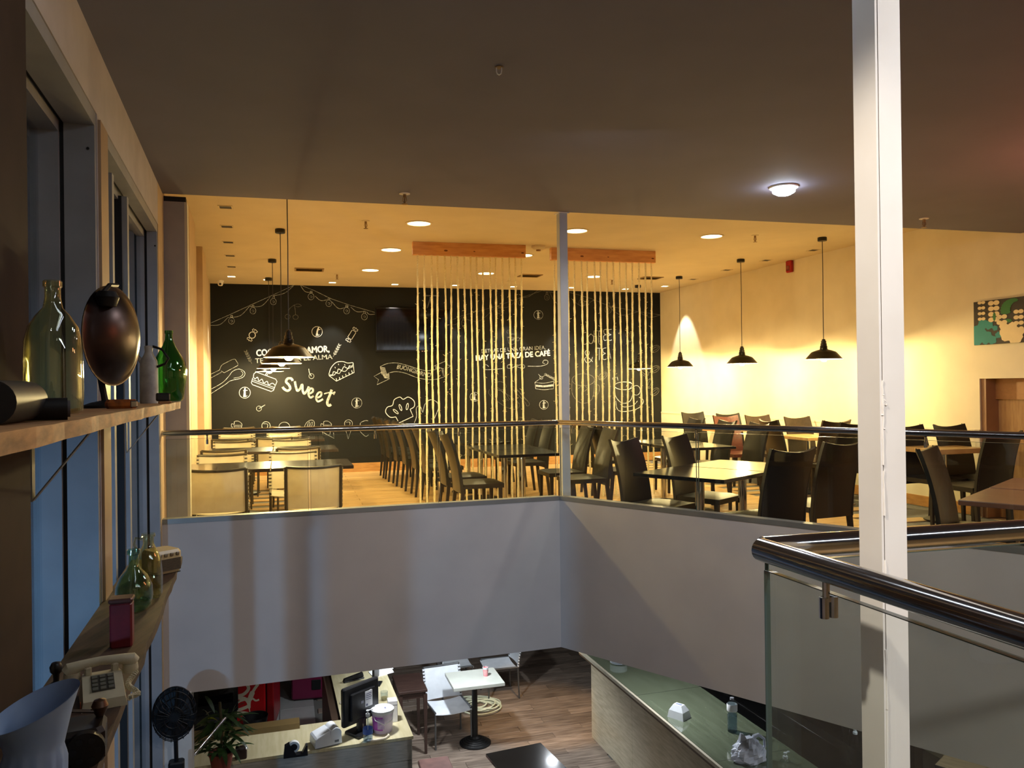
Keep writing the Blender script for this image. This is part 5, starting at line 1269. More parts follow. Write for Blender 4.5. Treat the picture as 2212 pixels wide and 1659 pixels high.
# dark side table / tall stool
c = (og(908, 1452, .76) + og(859, 1497, .76)) / 2
t = thing('side_table', 'narrow dark brown table with tapering legs beside the counter', 'table', (c.x, c.y, ZG), AZ)
db = mat('dark_brown_wood', srgb(66, 48, 42), 0.35, c2=srgb(48, 34, 30), scale=5, stretch=(1, 8, 1))
MB().rbox(-0.17, 0.17, -0.29, 0.29, 0.73, 0.76, 0.004).build('tabletop', db, t)
MB().box(-0.15, 0.15, -0.27, 0.27, 0.66, 0.73).build('apron', db, t)
for sx in (-1, 1):
    for sy in (-1, 1):
        x, y = sx * 0.145, sy * 0.265; MB().hexa([(x - .014, y - .014, 0), (x + .014, y - .014, 0), (x + .014, y + .014, 0), (x - .014, y + .014, 0)], [(x - .022, y - .022, .70), (x + .022, y - .022, .70), (x + .022, y + .022, .70), (x - .022, y + .022, .70)]).build('leg', db, t)
# hose coil
q = onz(1035, 1528, ZG); t = thing('hose', 'loosely coiled pale hose on the dark floor behind the white table', 'hose', (q.x, q.y, ZG))
random.seed(4); pts = []
for k in range(150):
    a = k * 0.28; r = 0.20 + 0.06 * math.sin(k * .11 + 1); pts.append((r * 1.15 * math.cos(a) + .07 * math.sin(k * .045), r * math.sin(a) + .05 * math.cos(k * .06), 0.015 + 0.014 * (k % 45) / 15 + .006 * math.sin(k)))
MB().tube(pts, 0.011, 6).build('hose_coil', mat('pale_hose', srgb(206, 214, 190), 0.5), t, smooth=True)
# shiny dark table at the bottom edge and a stool
c = (og(1053, 1628, .78) + og(1168, 1605, .78)) / 2 - Vector((-0.37, 0.93, 0)) * 0.3
t = make_table('cafe_table', 'dark shiny table at the bottom edge on the lower floor', 0.58, 0.62, table_k, 0.78, 0.23, (c.x, c.y, ZG), math.atan2(0.37, 0.93) + 0.02)
c = (og(905, 1640, .46) + og(965, 1633, .46)) / 2 - B_ * 0.17
t = thing('stool', 'low stool with red-brown seat at the bottom edge beside the counter', 'stool', (c.x, c.y, ZG), AZ)
MB().rbox(-0.16, 0.16, -0.17, 0.17, 0.41, 0.46, 0.012).build('seat', mat('red_brown_seat', srgb(120, 84, 76), 0.5, c2=srgb(98, 66, 60), scale=9), t)
for sx in (-1, 1):
    for sy in (-1, 1): MB().box(sx * .13 - .015, sx * .13 + .015, sy * .14 - .015, sy * .14 + .015, 0, .41).build('leg', db, t)

# ---- left counter (an L): worktop, body, front boards
ZT = -1.85
k0 = onz(893, 1590, ZT); lam = mat('pale_counter_laminate', srgb(214, 204, 166), 0.18, c2=srgb(198, 186, 146), scale=3, stretch=(9, 1, 1), coat=0.6)
cb_ = mat('grey_oak_board', srgb(186, 180, 166), 0.55, c2=srgb(160, 154, 142), scale=4, stretch=(2, 2, 14), rand=0.05)
t = thing('counter', 'L-shaped till counter with pale glossy top and grey oak front on the lower floor', 'counter', (k0.x, k0.y, ZG), AZ + 0.02)
HC = ZT - ZG
MB().prism([(0, 0), (0, 2.3), (-0.62, 2.3), (-0.62, 0.60), (-2.0, 0.60), (-2.0, 0)], HC - 0.028, HC).build('worktop', lam, t)
MB().prism([(-.012, .012), (-.012, 2.28), (-0.60, 2.28), (-0.60, 0.58), (-1.98, 0.58), (-1.98, .012)], HC - 0.034, HC - 0.0285).build('worktop_edge', blackm, t)
MB().prism([(-.06, .06), (-.06, 2.25), (-0.58, 2.25), (-0.58, 0.56), (-1.95, 0.56), (-1.95, .06)], 0, HC - 0.034).build('counter_body', mat('counter_carcass', srgb(100, 96, 90), 0.6), t)
nb = 5; hb = (HC - 0.034) / nb
for k in range(nb):
    MB().box(-1.98, -0.02, 0.012, 0.055, k * hb + .002, (k + 1) * hb - .002).build('front_board', cb_, t); MB().box(-0.056, -0.012, 0.012, 2.28, k * hb + .002, (k + 1) * hb - .002).build('side_board', cb_, t)
MB().box(-0.70, -0.605, 0.62, 2.25, 0.0, HC - 0.05).build('inner_panel', mat('brown_panel', srgb(70, 54, 42), 0.5), t)
MB().box(-0.635, -0.59, 0.6, 0.66, HC - 0.9, HC - .03).build('end_stile', mat('tan_stile', srgb(140, 126, 104), 0.6), t)
def onc(px, py): return onz(px, py, ZT)
MB().box(-2.0, -1.02, 0.52, 0.66, HC + 0.0005, HC + 0.055).build('raised_ledge', mat('olive_ledge', srgb(112, 92, 56), 0.4), t)
# things on the counter
p = onc(778, 1583); t = thing('till_monitor', 'black till monitor with a white service label on its back', 'monitor', p, AZ + 0.62)
MB().rbox(-0.22, 0.22, -0.03, 0.02, 0.12, 0.48, 0.012).build('monitor_case', blackp, t); MB().rbox(-0.15, 0.15, -0.055, -0.03, 0.16, 0.42, 0.01).build('rear_cover', blackp, t)
MB().box(-0.20, 0.20, 0.0201, 0.0215, 0.14, 0.46).build('screen', mat('tv_glass', (1, 1, 1)), t)
m = MB(); m.rbox(-0.11, 0.11, -0.11, 0.10, 0.0, 0.03, 0.008); m.rbox(-0.05, 0.05, -0.04, 0.0, 0.03, 0.2, 0.008); m.build('stand', blackp, t)
m = MB(); m.box(0.02, 0.11, -0.0565, -0.0555, 0.25, 0.40); m.build('service_label', paperw, t)
m = MB()
for k in range(4): m.box(0.03, 0.10 - .01 * (k % 2), -0.0575, -0.0567, 0.37 - k * .018, 0.376 - k * .018)
m.box(0.03, 0.05, -0.0575, -0.0567, 0.26, 0.28); m.build('label_print', mat('label_ink', srgb(90, 90, 120), 0.7), t)
MB().box(-0.03, 0.0, -0.0565, -0.0555, 0.30, 0.325).build('small_sticker', mat('grey_sticker', srgb(140, 140, 150), 0.7), t)
p = onc(812, 1478); t = thing('till_monitor', 'thin black customer screen behind the till monitor', 'monitor', p, AZ + 1.25)
MB().rbox(-0.13, 0.13, -0.012, 0.012, 0.05, 0.27, 0.006).build('screen_case', blackp, t); m = MB(); m.box(-.07, .07, -.06, .06, 0, .012); m.box(-.015, .015, -.01, .01, .012, .06); m.build('stand', blackp, t)
p = onc(827, 1578); t = thing('bucket', 'white lidded bucket with a purple label on the till counter', 'bucket', p, AZ)
MB().lathe([(0.088, 0), (0.092, 0.02), (0.102, 0.19), (0.104, 0.195)], 30).build('bucket_body', mat('translucent_bucket', srgb(226, 214, 236), 0.35), t, smooth=True)
m = MB(); 
for k in range(20):
    a0, a1 = PI * 1.02 + k * 0.07, PI * 1.02 + (k + 1) * 0.07; r0, r1 = 0.0955, 0.1018
    m.add([(r0 * math.cos(a0), r0 * math.sin(a0), .035), (r0 * math.cos(a1), r0 * math.sin(a1), .035), (r1 * math.cos(a1), r1 * math.sin(a1), .165), (r1 * math.cos(a0), r1 * math.sin(a0), .165)], [(0, 1, 2, 3)])
m.build('purple_label', mat('purple_print', srgb(164, 52, 190), 0.5, c2=srgb(190, 110, 214), scale=16), t)
m = MB()
for k in range(9):
    a0 = PI * 1.30 + k * 0.075; a1 = a0 + .07; r = .0985; m.add([(r * math.cos(a0), r * math.sin(a0), .05), (r * math.cos(a1), r * math.sin(a1), .05), ((r + .005) * math.cos(a1), (r + .005) * math.sin(a1), .15), ((r + .005) * math.cos(a0), (r + .005) * math.sin(a0), .15)], [(0, 1, 2, 3)])
m.build('pale_label', mat('lilac_print', srgb(214, 196, 232), 0.5, c2=srgb(180, 160, 214), scale=40), t)
MB().lathe([(0.107, 0.185), (0.11, 0.19), (0.11, 0.215), (0.10, 0.222), (0.0, 0.222)], 30).build('lid', whiteplas, t, smooth=True)
MB().tube([(-.10, 0, .18), (-.08, -.09, .14), (0, -.125, .10), (.08, -.09, .13), (.10, 0, .18)], .004, 6).build('handle', whiteplas, t)
MB().box(.015, .03, -.03, -.005, .222, .226).build('lid_tab', mat('tab_blue', srgb(110, 110, 150), 0.5), t)
def pump_bottle(label, p, h, r, lab=None, sc=1.0, tint=None):
    t = thing('pump_bottle', label, 'bottle', p, 0.6)
    MB().lathe([(r * .96, 0), (r, .006), (r, h * .62), (r * .8, h * .72), (r * .35, h * .78), (r * .35, h * .80)], 22).build('bottle_body', tint or glass_k, t, smooth=True)
    m = MB().lathe([(r * .42, h * .79), (r * .42, h * .87), (r * .15, h * .88), (r * .15, h * .95), (r * .3, h * .955), (r * .3, h * .985), (0, h * .99)], 14); m.tube([(0, 0, h * .97), (r * .9, 0, h * .975), (r * 1.1, 0, h * .95)], r * .13, 6); m.build('pump', whiteplas, t, smooth=True)
    MB().tube([(0, 0, .01), (0, 0, h * .8)], r * .08, 5).build('dip_tube', whiteplas, t)
    MB().lathe([(r * .9, .008), (r * .9, h * .3)], 18).build('liquid', glass('gel_liquid', (0.62, 0.72, 0.86), 1.2), t, smooth=True)
    if lab: MB().lathe([(r * 1.015, h * .25), (r * 1.015, h * .42)], 22, cap=False).build('blue_label', lab, t, smooth=True)
pump_bottle('clear hand gel pump bottle with a blue label before the bucket', onc(795, 1600), 0.29, 0.047, mat('blue_label_print', srgb(80, 120, 210), 0.5))
p = onc(703, 1606); t = thing('receipt_printer', 'white receipt printer on the till counter', 'printer', p, AZ + 0.25)
m = MB(); m.hexa([(-.12, -.09, .012), (.13, -.09, .012), (.13, .10, .012), (-.12, .10, .012)], [(-.115, -.085, .085), (.125, -.085, .105), (.125, .095, .105), (-.115, .095, .085)]); m.build('printer_body', whiteplas, t)
MB().tube([(.075, -.088, .105), (.075, .098, .105)], .052, 20).build('roll_cover', whiteplas, t, smooth=True); m = MB(); m.hexa([(-.115, -.085, .086), (.03, -.085, .096), (.03, .095, .096), (-.115, .095, .086)], [(-.10, -.08, .10), (.02, -.08, .14), (.02, .09, .14), (-.10, .09, .10)]); m.build('paper_hatch', whiteplas, t)
m = MB(); m.box(-.10, .11, -.08, .09, 0, .012); m.box(0.06, .10, -.0915, -.09, .03, .05); m.build('feet', mat('printer_grey', srgb(110, 116, 124), 0.5), t)
p = onc(640, 1632); t = thing('tape_dispenser', 'black tape dispenser with a white roll on the till counter', 'dispenser', p, AZ)
m = MB(); m.prism([(-.11, -.035), (.10, -.035), (.10, .035), (-.11, .035)], 0, .02); m.hexa([(-.11, -.035, .02), (.0, -.035, .02), (.0, .035, .02), (-.11, .035, .02)], [(-.10, -.03, .10), (-.06, -.03, .12), (-.06, .03, .12), (-.10, .03, .10)]); m.hexa([(.05, -.035, .02), (.10, -.035, .02), (.10, .035, .02), (.05, .035, .02)], [(.085, -.03, .09), (.10, -.03, .085), (.10, .03, .085), (.085, .03, .09)]); m.build('dispenser_body', blackp, t)
MB().tube([(-.02, -.02, .085), (-.02, .02, .085)], .05, 24).build('tape_roll', mat('tape_white', srgb(225, 225, 220), 0.5), t, smooth=True); MB().tube([(-.02, -.022, .085), (-.02, .022, .085)], .03, 18).build('roll_core', blackp, t, smooth=True)
p = onc(848, 1556); t = thing('carton', 'narrow white box standing behind the bucket', 'box', p, AZ)
MB().rbox(-.045, .045, -.05, .05, 0, .21, .004).build('box_body', paperw, t); MB().box(-.046, .046, -.051, -.049, .17, .173).build('box_fold', mat('grey_sticker', (1, 1, 1)), t)
p = onc(830, 1512); t = thing('glass_cup', 'small clear glass behind the white box', 'glass', p)
MB().lathe([(0.0, .004), (.036, .004), (.04, .09), (.038, .09), (.034, .01)], 18, cap=False).build('glass_wall', glass_k, t, smooth=True); MB().lathe([(.033, .006), (.034, .03)], 16).build('contents', mat('amber_contents', srgb(160, 140, 90), 0.4), t)
p = onc(822, 1452); t = thing('paper_sheet', 'loose white sheets of paper at the counter end', 'paper', p, AZ + 0.5)
MB().hexa([(-.16, -.10, 0), (.10, -.12, 0), (.16, .06, 0), (-.10, .10, 0)], [(-.16, -.10, .006), (.10, -.12, .012), (.16, .06, .03), (-.10, .10, .008)]).build('sheet', paperw, t); MB().hexa([(-.10, -.06, .01), (.14, -.06, .02), (.18, .08, .035), (-.05, .10, .012)], [(-.10, -.06, .013), (.14, -.06, .023), (.18, .08, .038), (-.05, .10, .015)]).build('sheet', paperw, t)
p = onc(765, 1470); t = thing('stapler', 'long black stapler on the far end of the till counter', 'stapler', p, AZ + 0.35)
MB().rbox(-.13, .12, -.022, .022, 0, .016, .006).build('stapler_base', blackp, t); MB().hexa([(-.13, -.02, .02), (.11, -.02, .03), (.11, .02, .03), (-.13, .02, .02)], [(-.12, -.016, .045), (.10, -.016, .075), (.10, .016, .075), (-.12, .016, .045)]).build('stapler_arm', blackp, t)
p = onc(770, 1500); t = thing('card_terminal', 'black card terminal left of the customer screen', 'terminal', p, AZ + 0.2)
MB().rbox(-.08, .08, -.07, .07, 0, .07, .01).build('terminal_body', mat('charcoal_plastic', srgb(52, 54, 56), 0.4), t); MB().box(-.05, .05, -.02, .05, .07, .073).build('keypad', blackp, t)
p = onc(740, 1520); t = thing('mouse', 'small pale mouse beside the till monitor', 'mouse', p, AZ)
MB().lathe([(.03, 0), (.034, .012), (.025, .028), (0, .034)], 14).build('mouse_shell', mat('beige_plastic', srgb(200, 190, 170), 0.4), t, smooth=True); MB().box(-.002, .002, -.03, 0, .026, .034).build('wheel', blackp, t)
p = onc(820, 1597); t = thing('cable', 'short cream cable lying before the bucket', 'cable', p, AZ)
MB().tube([(-.12, -.02, .008), (-.03, -.03, .010), (.05, -.015, .009), (.09, .03, .012), (.08, .07, .01)], .012, 8).build('cable_body', mat('cream_cable', srgb(226, 214, 186), 0.5), t, smooth=True)
# plant
p = onc(478, 1668) ; t = thing('potted_plant', 'leafy green plant in a red-brown pot at the left end of the counter', 'plant', p)
MB().lathe([(.07, 0), (.10, .16), (.105, .16), (.105, .18), (.09, .18), (.085, .15)], 22).build('pot', mat('terracotta', srgb(130, 62, 46), 0.6), t, smooth=True); MB().lathe([(0, .155), (.086, .155)], 18, cap=False).build('soil', mat('soil_dark', srgb(40, 30, 24), 0.9), t)
random.seed(9); gm = mat('leaf_green', srgb(62, 92, 44), 0.4, c2=srgb(34, 56, 28), scale=14); gy = mat('leaf_yellow', srgb(196, 200, 50), 0.4)
lm_ = None
for k in range(95):
    a = random.uniform(0, 2 * PI); el = random.uniform(-.1, 1.3); L = random.uniform(.14, .26); z0 = random.uniform(.16, .52); r0 = random.uniform(0, .10)
    m = MB(); n = 6; vs = []
    for i in range(n + 1):
        u = i / n; w = .020 * math.sin(PI * min(1, u * .96 + .04)) ** .8 + .001; rr = L * u * math.cos(el); zz = L * u * math.sin(el) - .10 * u * u
        vs += [(rr, -w, zz), (rr, w, zz), ]
    m.add(vs, [(2 * i, 2 * i + 2, 2 * i + 3, 2 * i + 1) for i in range(n)])
    o = m.build('leaf', gy if k == 4 else gm, t, loc=(r0 * math.cos(a), r0 * math.sin(a), z0), rz=a)
MB().tube([(0, 0, .15), (.01, 0, .35), (-.01, .01, .6)], .012, 7).build('stem', mat('stem_brown', srgb(80, 70, 40), 0.7), t)
# little dark card holder beside the plant
p = onc(521, 1637); t = thing('card_holder', 'small dark box with chrome top beside the plant', 'box', p, AZ)
MB().rbox(-.05, .05, -.035, .035, 0, .09, .006).build('box_body', mat('dark_brown_wood', (1, 1, 1)), t); MB().rbox(-.048, .048, -.033, .033, .09, .10, .004).build('chrome_top', steel, t)
# silver rod
a = at(489, 1548, 6.75); b = at(421, 1628, 6.55); t = thing('rod', 'shiny metal rod slanting left of the plant', 'rod', (b.x, b.y, b.z))
v = a - b; MB().tube([(0, 0, 0), tuple(v * .98)], .012, 10).build('rod_tube', steel, t, smooth=True); MB().tube([tuple(-v * .03), (0, 0, 0)], .016, 8).build('rod_tip', whiteplas, t, smooth=True)
e = b - v * 2.6; MB().tube([tuple(-v * .03), tuple(e - b)], .011, 8).build('rod_lower', steel, t, smooth=True)
# black display oven with folded towels, fridge, bin, pink box
p = onz(462, 1642, ZG); p = at(470, 1500, 8.3); p.x += 0.12; t = thing('display_cabinet', 'black cabinet under the parapet left of the red fridge', 'cabinet', (p.x, p.y, ZG), AZ + 0.1)
MB().rbox(-.36, .08, -.20, .30, 1.02, 1.90, .01).build('cabinet_body', mat('cabinet_black', srgb(16, 17, 18), 0.3), t); MB().rbox(-.36, .08, -.18, .30, 0, .80, .01).build('cabinet_plinth', mat('grey_plinth', srgb(92, 96, 104), 0.5), t); MB().box(-.30, .03, -.2015, -.20, 1.12, 1.8).build('cabinet_glass', mat('tv_glass', (1, 1, 1)), t)
MB().rbox(-.34, .07, -.16, .28, .80, 1.02, .01).build('cabinet_waist', blackp, t)
p2 = p + Vector((0, -.0, 0)); t = thing('towel_stack', 'folded grey-white towels below the black cabinet', 'towel', (p.x - .02, p.y - .42, ZG + .78), AZ + 0.1)
m = MB(); P = [[(-.30 + i * .056, -.14 + j * .09, .10 + .02 * math.sin(i * 1.3 + j)) for i in range(8)] for j in range(4)]; m.grid(P, (0, 0, -.08)); m.build('towel_fold', mat('towel_white', srgb(196, 198, 204), 0.9, scale=40), t, smooth=True)
MB().rbox(-.32, .12, -.15, .14, -.0, .02, .008).build('towel_tray', mat('grey_plinth', (1, 1, 1)), t); MB().rbox(-.30, .10, -.13, .13, -.77, -.0, .01).build('towel_stand', mat('grey_plinth', (1, 1, 1)), t)
# red fridge: front faces right-toward us
p = onz(592, 1583, ZG)
fz = facing(Vector((0.62, -0.78, 0))) + PI
fr_a = Vector((0.80, 0.60, 0)); fr_a.normalize()
red = mat('fridge_red', srgb(196, 22, 28), 0.35, c2=srgb(184, 18, 24), scale=3)
t = thing('drinks_fridge', 'red soft-drink fridge with white script lettering on its side, under the parapet', 'fridge', (p.x, p.y, ZG), AZ - 0.12)
MB().rbox(-.62, -.10, 0.0, .62, .02, 1.90, .015).build('fridge_body', red, t); MB().rbox(-.085, 0.0, 0.0, .62, .06, 1.90, .012).build('fridge_door', mat('fridge_door_red', srgb(150, 16, 22), 0.35), t); MB().box(-.10, -.085, 0.02, .60, .06, 1.88).build('door_gasket', blackm, t); MB().box(-.60, -.02, .03, .60, 0, .05).build('plinth', blackm, t)
# lettering on the panel that faces us: script strokes (reads upward) and a ribbon
dm = MB()
def ribbon(pts, w):
    n = len(pts); vs = []; fs = []
    for i in range(n):
        a, b = Vector(pts[max(0, i - 1)]), Vector(pts[min(n - 1, i + 1)]); tt = (b - a).normalized(); ww = w[i] if isinstance(w, list) else w; nn = Vector((-tt.y, tt.x)) * ww / 2; c = Vector(pts[i])
        for q in (c + nn, c - nn): vs.append((q.x, -0.0025 - .00015 * (len(dm.f) % 5), q.y))
    for i in range(n - 1): fs.append((2 * i, 2 * i + 1, 2 * i + 3, 2 * i + 2))
    dm.add(vs, fs)
def cat(pts, k=6):
    out = []
    for i in range(len(pts) - 1):
        p0, p1, p2, p3 = pts[max(0, i - 1)], pts[i], pts[i + 1], pts[min(len(pts) - 1, i + 2)]
        for j in range(k):
            u = j / k; out.append(tuple(0.5 * (2 * p1[q] + (p2[q] - p0[q]) * u + (2 * p0[q] - 5 * p1[q] + 4 * p2[q] - p3[q]) * u * u + (3 * p1[q] - p0[q] - 3 * p2[q] + p3[q]) * u ** 3) for q in (0, 1)))
    return out + [pts[-1]]
# final 'la' of the word, reading upward along the panel
T_ = lambda P: [(x + .12, z_ - .55) for x, z_ in P]
ribbon(cat(T_([(-.60, .86), (-.50, .88), (-.42, .92), (-.46, 1.0), (-.56, 1.02)])), .04); ribbon(cat(T_([(-.60, .93), (-.52, .98), (-.42, 1.0)])), .03)
ribbon(cat(T_([(-.58, 1.04), (-.48, 1.06), (-.42, 1.13), (-.47, 1.20), (-.57, 1.19), (-.60, 1.10)])), .04); ribbon(cat(T_([(-.60, 1.22), (-.50, 1.21), (-.42, 1.24), (-.40, 1.30)])), .035)
ribbon(cat([(-.275, .22), (-.295, .34), (-.285, .44), (-.245, .54), (-.18, .63)]), [.012] * 6 + [.035] * 6 + [.06] * 6 + [.035] * 6 + [.006]); ribbon(cat([(-.25, .45), (-.215, .42), (-.175, .43)]), .022)
ribbon(cat([(-.50, .70), (-.38, .655), (-.29, .68), (-.22, .76)]), .06); ribbon(cat([(-.47, .26), (-.38, .285), (-.30, .265)]), .03)
dm.build('script_lettering', mat('fridge_cream', srgb(226, 218, 190), 0.5), t)
p = onz(552, 1622, ZG); t = thing('waste_bin', 'round black waste basket with white wire foot before the red fridge', 'bin', (p.x, p.y, ZG))
MB().lathe([(.10, .18), (.15, .42), (.145, .42), (.095, .19)], 24).build('basket', blackp, t, smooth=True)
m = MB()
for k in range(14):
    a = 2 * PI * k / 14; m.tube([(.10 * math.cos(a), .10 * math.sin(a), 0.0), (.125 * math.cos(a), .125 * math.sin(a), .30)], .004, 4)
m.build('wire_foot', mat('white_wire', srgb(190, 190, 190), 0.4), t)
p = onz(668, 1513, ZG); t = thing('vending_machine', 'pink vending machine with a dark window, far behind the till counter', 'machine', (p.x, p.y, ZG), AZ - 0.1)
MB().rbox(-.24, .24, 0, .4, 0.02, 1.25, .02).build('machine_body', mat('machine_pink', srgb(112, 24, 62), 0.4), t); MB().rbox(.03, .16, -.008, .01, .14, .28, .01).build('window', blackp, t); MB().rbox(-.22, -.10, -.01, .01, .98, 1.1, .008).build('pink_sign', mat('sign_pink', srgb(255, 130, 190), 0.4, emit=0.5), t); MB().box(-.2, .2, .02, .38, 0, .02).build('plinth', blackm, t)

# ---- right counter
ZR = -1.80
a0 = onz(1250, 1403, ZR); a1 = onz(1556, 1659, ZR); dv = (a1 - a0); dv.z = 0; dv.normalize(); nv = Vector((-dv.y, dv.x, 0))     # nv: to the right/back
LR = 4.6; WRc = 0.78; HR = ZR - ZG
t = thing('bar_counter', 'long pale oak bar counter with a green glass top on the lower floor', 'counter', (a0.x, a0.y, ZG), math.atan2(dv.y, dv.x))
gt = mat('green_glass_top', srgb(104, 112, 92), 0.08, c2=srgb(92, 100, 80), scale=3, stretch=(1, 8, 1), coat=1.0)
oak_g = mat('pale_grey_oak', srgb(196, 184, 158), 0.55, c2=srgb(170, 158, 132), scale=4, stretch=(1.5, 10, 10))
MB().box(0, LR, 0.03, WRc, HR - .012, HR).build('glass_top', gt, t)
for x in (1.55, 3.1): MB().box(x - .0015, x + .0015, 0.031, WRc - .001, HR - .0005, HR + .0006).build('top_joint', seal_m, t)
MB().box(0, LR, -0.0, 0.026, HR - .035, HR - .001).build('edge_strip', mat('edge_oak', srgb(188, 180, 158), 0.4), t); MB().box(0, LR, 0.004, WRc - .02, HR - .06, HR - .0355).build('top_board', mat('brown_top_board', srgb(92, 74, 56), 0.5), t)
for k in range(4): MB().box(0.12 + k * 1.12, 0.12 + (k + 1) * 1.12 - .003, 0.12, 0.15, 0.0, HR - .06).build('front_panel', oak_g, t)
MB().box(0.10, 0.119, 0.12, WRc - .06, 0, HR - .06).build('end_panel', oak_g, t); MB().box(0.13, LR, 0.151, WRc - .06, 0.0, HR - .062).build('counter_body', mat('counter_carcass', (1, 1, 1)), t)
def onr(px, py): return onz(px, py, ZR)
p = onr(1467, 1549); t = thing('napkin_dispenser', 'white faceted napkin dispenser on the bar counter', 'dispenser', p, math.atan2(dv.y, dv.x) + 0.5)
m = MB(); m.hexa([(-.09, -.07, 0), (.09, -.07, 0), (.09, .07, 0), (-.09, .07, 0)], [(-.078, -.058, .07), (.078, -.058, .07), (.078, .058, .07), (-.078, .058, .07)]); m.hexa([(-.078, -.058, .07), (.078, -.058, .07), (.078, .058, .07), (-.078, .058, .07)], [(-.045, -.03, .125), (.045, -.03, .125), (.045, .03, .125), (-.045, .03, .125)]); m.build('dispenser_body', whiteplas, t); MB().box(-.03, .03, -.012, .012, .125, .128).build('napkin_slot', mat('slot_grey', srgb(130, 140, 170), 0.5), t)
p = onr(1582, 1580); t = thing('water_bottle', 'clear plastic water bottle with a white label on the bar counter', 'bottle', p)
MB().lathe([(.042, 0), (.045, .01), (.045, .20), (.047, .24), (.038, .275), (.016, .295), (.016, .30)], 22).build('bottle_body', glass_k, t, smooth=True); MB().lathe([(.0465, .195), (.0485, .20), (.0485, .255), (.046, .26)], 22, cap=False).build('white_label', paperw, t, smooth=True)
MB().lathe([(.019, .298), (.019, .316), (0, .318)], 14).build('cap', mat('grey_bottle_cap', srgb(150, 150, 156), 0.4), t, smooth=True); MB().lathe([(.042, .006), (.042, .16)], 18).build('liquid', glass('gel_liquid', (1, 1, 1)), t, smooth=True)
for (px, py, n, lb) in ((1336, 1432, 5, 'short stack of white plates at the far end of the bar counter'), (1308, 1413, 2, 'two white saucers at the far end of the bar counter, under the parapet')):
    p = onr(px, py)
    for k in range(n):
        r = .10 if n == 5 else .07; t = thing('plate', (['lowest', 'second lowest', 'middle', 'second highest', 'topmost'][k] + ' white plate of the plate stack on the bar counter') if n == 5 else ('lower' if k == 0 else 'upper') + ' small white saucer at the far end of the bar counter', 'plate', (p.x, p.y, ZR + k * .016), 0, 'white plates on the bar')
        MB().lathe([(r * .55, 0), (r * .6, .002), (r, .013), (r, .0155), (r * .6, .006), (0, .006)], 26).build('plate_disc', whiteplas, t, smooth=True)
p = onr(1617, 1640); t = thing('plastic_bag', 'white plastic shopping bag with loop handles on the bar counter', 'bag', p, math.atan2(A_.y, A_.x))
bagm = mat('bag_white', srgb(222, 228, 240), 0.45, c2=srgb(204, 212, 230), scale=10, bump=0.3)
random.seed(2); m = MB(); P = []
for j in range(10):
    v = j / 9; row = []
    for i in range(22):
        a = 2 * PI * i / 22; r = .135 * (1.0, 1.06, 1.06, 1.02, .96, .88, .76, .62, .46, .30)[j] * (1 + (.12 * math.sin(i * 1.7 + j) + random.uniform(-.07, .07))); row.append((r * math.cos(a) * 1.05, r * math.sin(a) * .85, .002 + .19 * v + random.uniform(-.004, .004)))
    P.append(row)
vs = [p_ for r_ in P for p_ in r_]; fs = [(j * 22 + i, j * 22 + (i + 1) % 22, (j + 1) * 22 + (i + 1) % 22, (j + 1) * 22 + i) for j in range(9) for i in range(22)] + [tuple(range(21, -1, -1)), tuple(range(198, 220))]
m.add(vs, fs); m.build('bag_body', bagm, t)
MB().tube([(.05, 0, .185), (.10, .0, .20), (.15, -.01, .16), (.155, -.01, .10), (.12, -.01, .05)], [.02, .014, .012, .012, .016], 8).build('bag_handle', bagm, t, smooth=True)
MB().hexa([(-.09, -.02, .17), (-.03, -.03, .185), (-.03, .03, .185), (-.09, .02, .17)], [(-.075, -.01, .235), (-.05, -.012, .225), (-.05, .012, .225), (-.075, .01, .235)]).build('bag_peak', bagm, t)
# ---- black kitchen side behind the bar
kb = mat('black_granite', srgb(20, 20, 20), 0.18, c2=srgb(14, 14, 14), scale=60)
b0 = a0 + nv * (WRc + 0.05); kz = -1.98
t = thing('kitchen_worktop', 'black kitchen worktop behind the bar counter', 'worktop', (b0.x, b0.y, ZG), math.atan2(dv.y, dv.x))
MB().box(0.2, 3.95, 0.0, 0.75, kz - ZG - .04, kz - ZG).build('granite_slab', kb, t); MB().box(0.25, 3.9, 0.04, 0.72, 0, kz - ZG - .041).build('cupboard_front', blackp, t)
for y in (0.34, 0.62): MB().box(0.6, 3.7, y, y + .006, kz - ZG, kz - ZG + .002).build('steel_trim', steel, t)
m = MB(); wallbox(m, b0 + nv * 1.3 - dv * 0.5, b0 + nv * 1.3 + dv * 3.1, ZG, ZFB - .02, -0.1); struct('wall_kitchen', m, kb)
pump_bottle('tall clear hand gel pump bottle behind the near glass on the kitchen worktop', onz(1697, 1690, kz), 0.26, 0.05)
pump_bottle('short pump bottle with white head beside the taller one', onz(1688, 1697, kz), 0.17, 0.036)
p = onz(1828, 1652, kz); t = thing('glass_vase', 'tall slim clear glass carafe on the kitchen worktop behind the near glass', 'carafe', p)
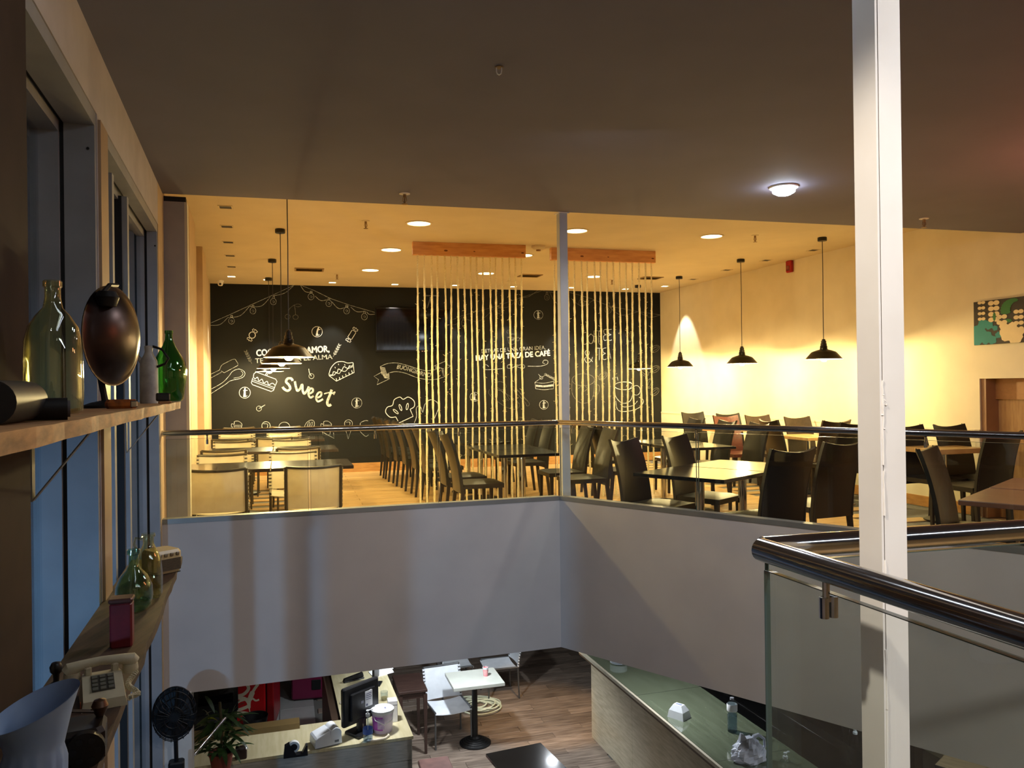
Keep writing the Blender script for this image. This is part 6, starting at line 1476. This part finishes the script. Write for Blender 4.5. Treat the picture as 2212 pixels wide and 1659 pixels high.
pf = [(0, .004), (.05, .004), (.058, .02), (.045, .05), (.026, .10), (.024, .22), (.032, .32), (.045, .37)]
MB().lathe(pf, 26, cap=False).build('carafe_wall', glass_k, t, smooth=True); MB().lathe([(r * .9, z_ + .003) for r, z_ in pf[1:]], 26, cap=False).build('inner_wall', glass_k, t, smooth=True)
p = onz(1848, 1640, kz); t = thing('spray_bottle', 'translucent spray bottle with white head right of the glass carafe', 'bottle', p, 0.3)
MB().lathe([(.04, 0), (.042, .01), (.042, .16), (.02, .21), (.016, .235)], 20).build('bottle_body', glass_k, t, smooth=True); m = MB().lathe([(.02, .23), (.02, .25), (.012, .255), (.012, .275), (0, .277)], 12); m.rbox(-.02, .05, -.012, .012, .27, .295, .005); m.build('spray_head', whiteplas, t)
MB().lathe([(.038, .006), (.038, .12)], 16).build('liquid', glass('gel_liquid', (1, 1, 1)), t, smooth=True)
# second worktop at the lower right edge
q = onz(2100, 1659, -1.90); t = thing('side_counter', 'oak counter end with green glass at the lower right, under the parapet', 'counter', (q.x, q.y, ZG), math.atan2(A_.y, A_.x) + 0.5)
MB().box(-.15, 1.2, -1.2, .25, 0.89, 0.95).build('counter_top', mat('edge_oak2', srgb(150, 130, 100), 0.4, c2=srgb(124, 104, 78), scale=4, stretch=(8, 1, 1)), t); MB().box(-.6, -.165, -1.2, .25, 0.86, 0.90).build('glass_shelf', gt, t); MB().box(-.55, 1.1, -1.1, .22, 0, .859).build('counter_body', blackp, t)
MB().box(-.163, -.152, -1.2, .25, 0.86, 0.95).build('joint_strip', seal_m, t)
q = onz(2185, 1659, -1.88); t = thing('paper_bag', 'crumpled white bag at the lower right corner', 'bag', (q.x, q.y, -1.90))
m = MB(); random.seed(6); P = [[(-.12 + i * .05, -.10 + j * .05, .03 + .05 * math.sin(PI * i / 5) * math.sin(PI * j / 4) + random.uniform(-.008, .008)) for i in range(6)] for j in range(5)]; m.grid(P, (0, 0, -.03)); m.build('bag_body', bagm, t, smooth=True); MB().tube([(.1, 0, .04), (.14, .02, .05), (.16, 0, .02)], .01, 6).build('bag_handle', bagm, t)
